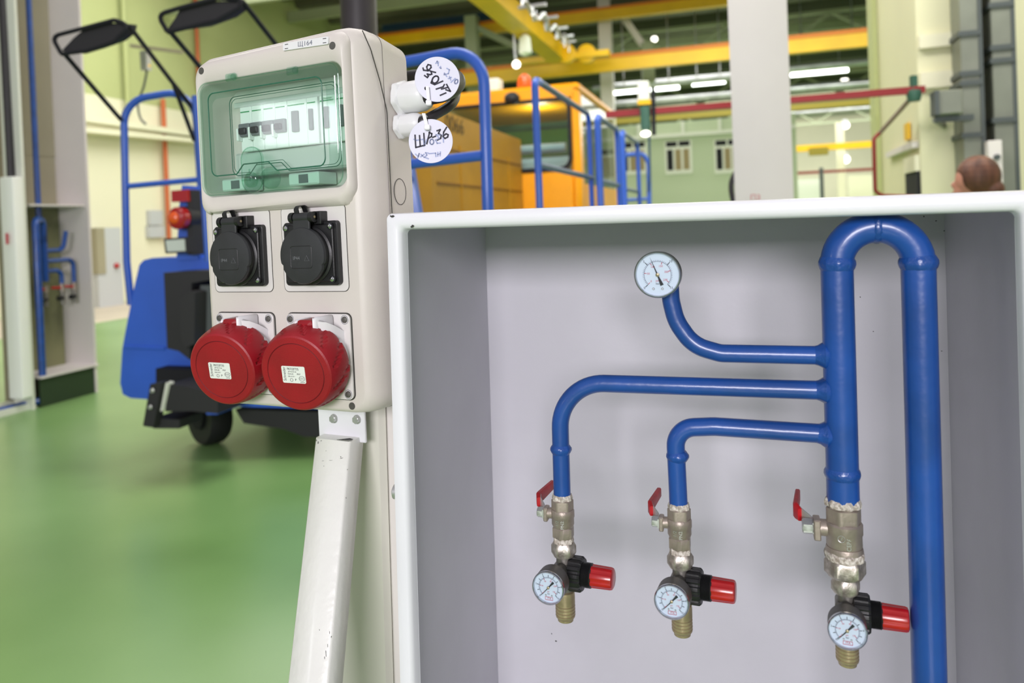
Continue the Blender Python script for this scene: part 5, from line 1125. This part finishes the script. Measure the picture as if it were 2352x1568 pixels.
# ---- left wall equipment
def wp(px, py, o=.02): return on_u(px, py, UL + o)
single('cable_tray', MB().bar(wp(100, 262, .3), wp(470, 313, .3), .3, .12), 'cream', 'upper cream cable tray along the left wall', 'cable tray', 'cream cable trays')
single('cable_tray', MB().bar(wp(100, 290, .3), wp(470, 326, .3), .25, .1), 'cream', 'lower cream cable tray along the left wall', 'cable tray', 'cream cable trays')
def vpipe(px, y0, y1, r, m, lab, o=.15): a = wp(px, y0, o); b = V((a.x, a.y, wp(px, y1, o).z)); single('wall_pipe', MB().tube([a, b], r, 10), m, lab, 'pipe')
vpipe(374, 228, 560, .055, 'rust', 'orange pipe on the left wall seen through the blue guard frame'); vpipe(280, -60, 262, .05, 'ygreen', 'thin olive conduit high on the left wall'); vpipe(446, -60, 200, .05, 'rust', 'brownish pipe high on the left wall near the box')
t = thing('floor_cabinet', 'grey floor cabinet with dark end against the left wall', 'cabinet')
a = wp(226, 640, .6); b = wp(282, 640, .6); ua, va = uv(a); ub, vb = uv(b)
zt_, zb_ = on_u(226, 523, UL + .6).z, 0
MB().box(UL + .05, UL + .6, va, vb, 0, zt_, T=HF).build('casing', 'cabgrey', t); MB().box(UL + .05, UL + .62, va - .02, va + (vb - va) * .3, zt_ * .42, zt_, T=HF).build('dark_end', 'beige', t); MB().sphere(on_u(268, 610, UL + .62), .06).build('red_handle', 'lens_red', t); settle(t, hp(UL + .3, va, 0))
for px, py, w_, h_, lab in ((357, 500, 20, 34, 'small upper switch box on the left wall'), (358, 532, 24, 26, 'small lower switch box on the left wall')):
    c = wp(px, py, .08); k = (c - CAM).dot(FW) / F; single('wall_switch', MB().box(UL + .01, UL + .12, uv(c)[1] - w_ * k, uv(c)[1] + w_ * k, c.z - h_ * k / 2, c.z + h_ * k / 2, T=HF), 'cabgrey', lab, 'switch box', 'switch boxes on the left wall')
t = thing('hanging_lamp', 'small grey pendant fixture with cable hanging before the left wall', 'lamp'); dl = 12
MB().bar(G(333, 118, dl), G(336, 162, dl), .12, .1, up=HV).build('fixture', 'galv', t); MB().tube(smooth([G(338, 160, dl), G(330, 200, dl), G(317, 235, dl), G(322, 270, dl), G(335, 285, dl)], 5), .018, 8).build('cable', 'ductedge', t)
MB().bar(G(300, 105, dl), G(420, 120, dl), .06, .05).build('hanger_bar', 'beige', t); MB().sphere(G(339, 152, dl), .045).build('indicator', 'yellow', t); settle(t, G(336, 160, dl))

# ================================================================== LIGHT
def area(name, p, tgt, sx, sy, power, col=(1, 1, 1)):
    l = bpy.data.lights.new(name, 'AREA'); l.shape = 'RECTANGLE'; l.size = sx; l.size_y = sy; l.energy = power; l.color = col
    o = bpy.data.objects.new(name, l); COL.objects.link(o); o.location = p; o.rotation_euler = (V(tgt) - V(p)).to_track_quat('-Z', 'Y').to_euler(); return o
nc = NF @ V((.33, .2, -.25))
area('window_light', nc - HV * 6.5 + Z * 1.45 + HU * .7, nc, 2.6, 1.2, 350, (1, .955, 1.0))
area('roof_light_near', hp(-1.5, 3.5, 7.4), hp(-1, 3.0, 0), 5, 3, 110, (1, .97, .94))
area('roof_light_left', hp(-8, 12, 8.0), hp(-9.5, 13, 0), 7, 7, 1050, (1, .99, .92))
area('roof_light_mid', hp(1, 16, 6.5), hp(1, 17, 0), 8, 8, 1000, (1, .99, .9))
area('vehicle_fill', hp(-1.5, 4.6, 6.4), hp(1, 10, 1.6), 3, 1.5, 330, (1, .98, .92))  # fill light added to brighten the front of the amber vehicle
area('roof_light_far', hp(2, 34, 6.3), hp(2, 34, 0), 16, 14, 2500, (1, .99, .92))
area('far_wall_fill', hp(3, 46, 6.5), hp(3, 58, 3), 16, 5, 1600, (1, .99, .94))  # extra fill aimed at the far wall, which the other lights leave dark
area('roof_light_right', hp(4, 4.5, 7.8), hp(4.4, 7.5, 3), 3, 2, 420, (1, .98, .88))
# bright window behind the camera on the left (seen reflected in the clear door)
rd = (EF.inverted().to_3x3() @ ray(711, 285)); rd.y = -rd.y; wd = (EF.to_3x3() @ rd).normalized()
wp0 = (EF @ loc(EF, 711, 285, -.0175)) + wd * 8.0
wt = thing('bright_window', 'bright factory window on the wall behind the viewer', 'window')
wdn = -wd; wx = wdn.cross(Z).normalized() * -1; wz_ = wdn.cross(wx).normalized()
if wz_.z < 0: wz_ = -wz_
bpy.data.objects.remove(wt)
area('side_window', wp0, EF @ V((.14, 0, .09)), 1.05, .46, 12, (.95, .97, 1))
wn = bpy.data.worlds.new('hall_air'); bpy.context.scene.world = wn; wn.use_nodes = True
wn.node_tree.nodes['Background'].inputs[0].default_value = (.98, .95, 1, 1); wn.node_tree.nodes['Background'].inputs[1].default_value = .44
vs = bpy.context.scene.view_settings; vs.view_transform = 'Standard'; vs.look = 'None'; vs.exposure = 0; vs.gamma = 1
bpy.context.scene.cycles.max_bounces = 8; bpy.context.scene.cycles.transparent_max_bounces = 16; bpy.context.scene.cycles.use_denoising = True
bpy.context.scene.cycles.sample_clamp_indirect = 4
bpy.context.view_layer.update()
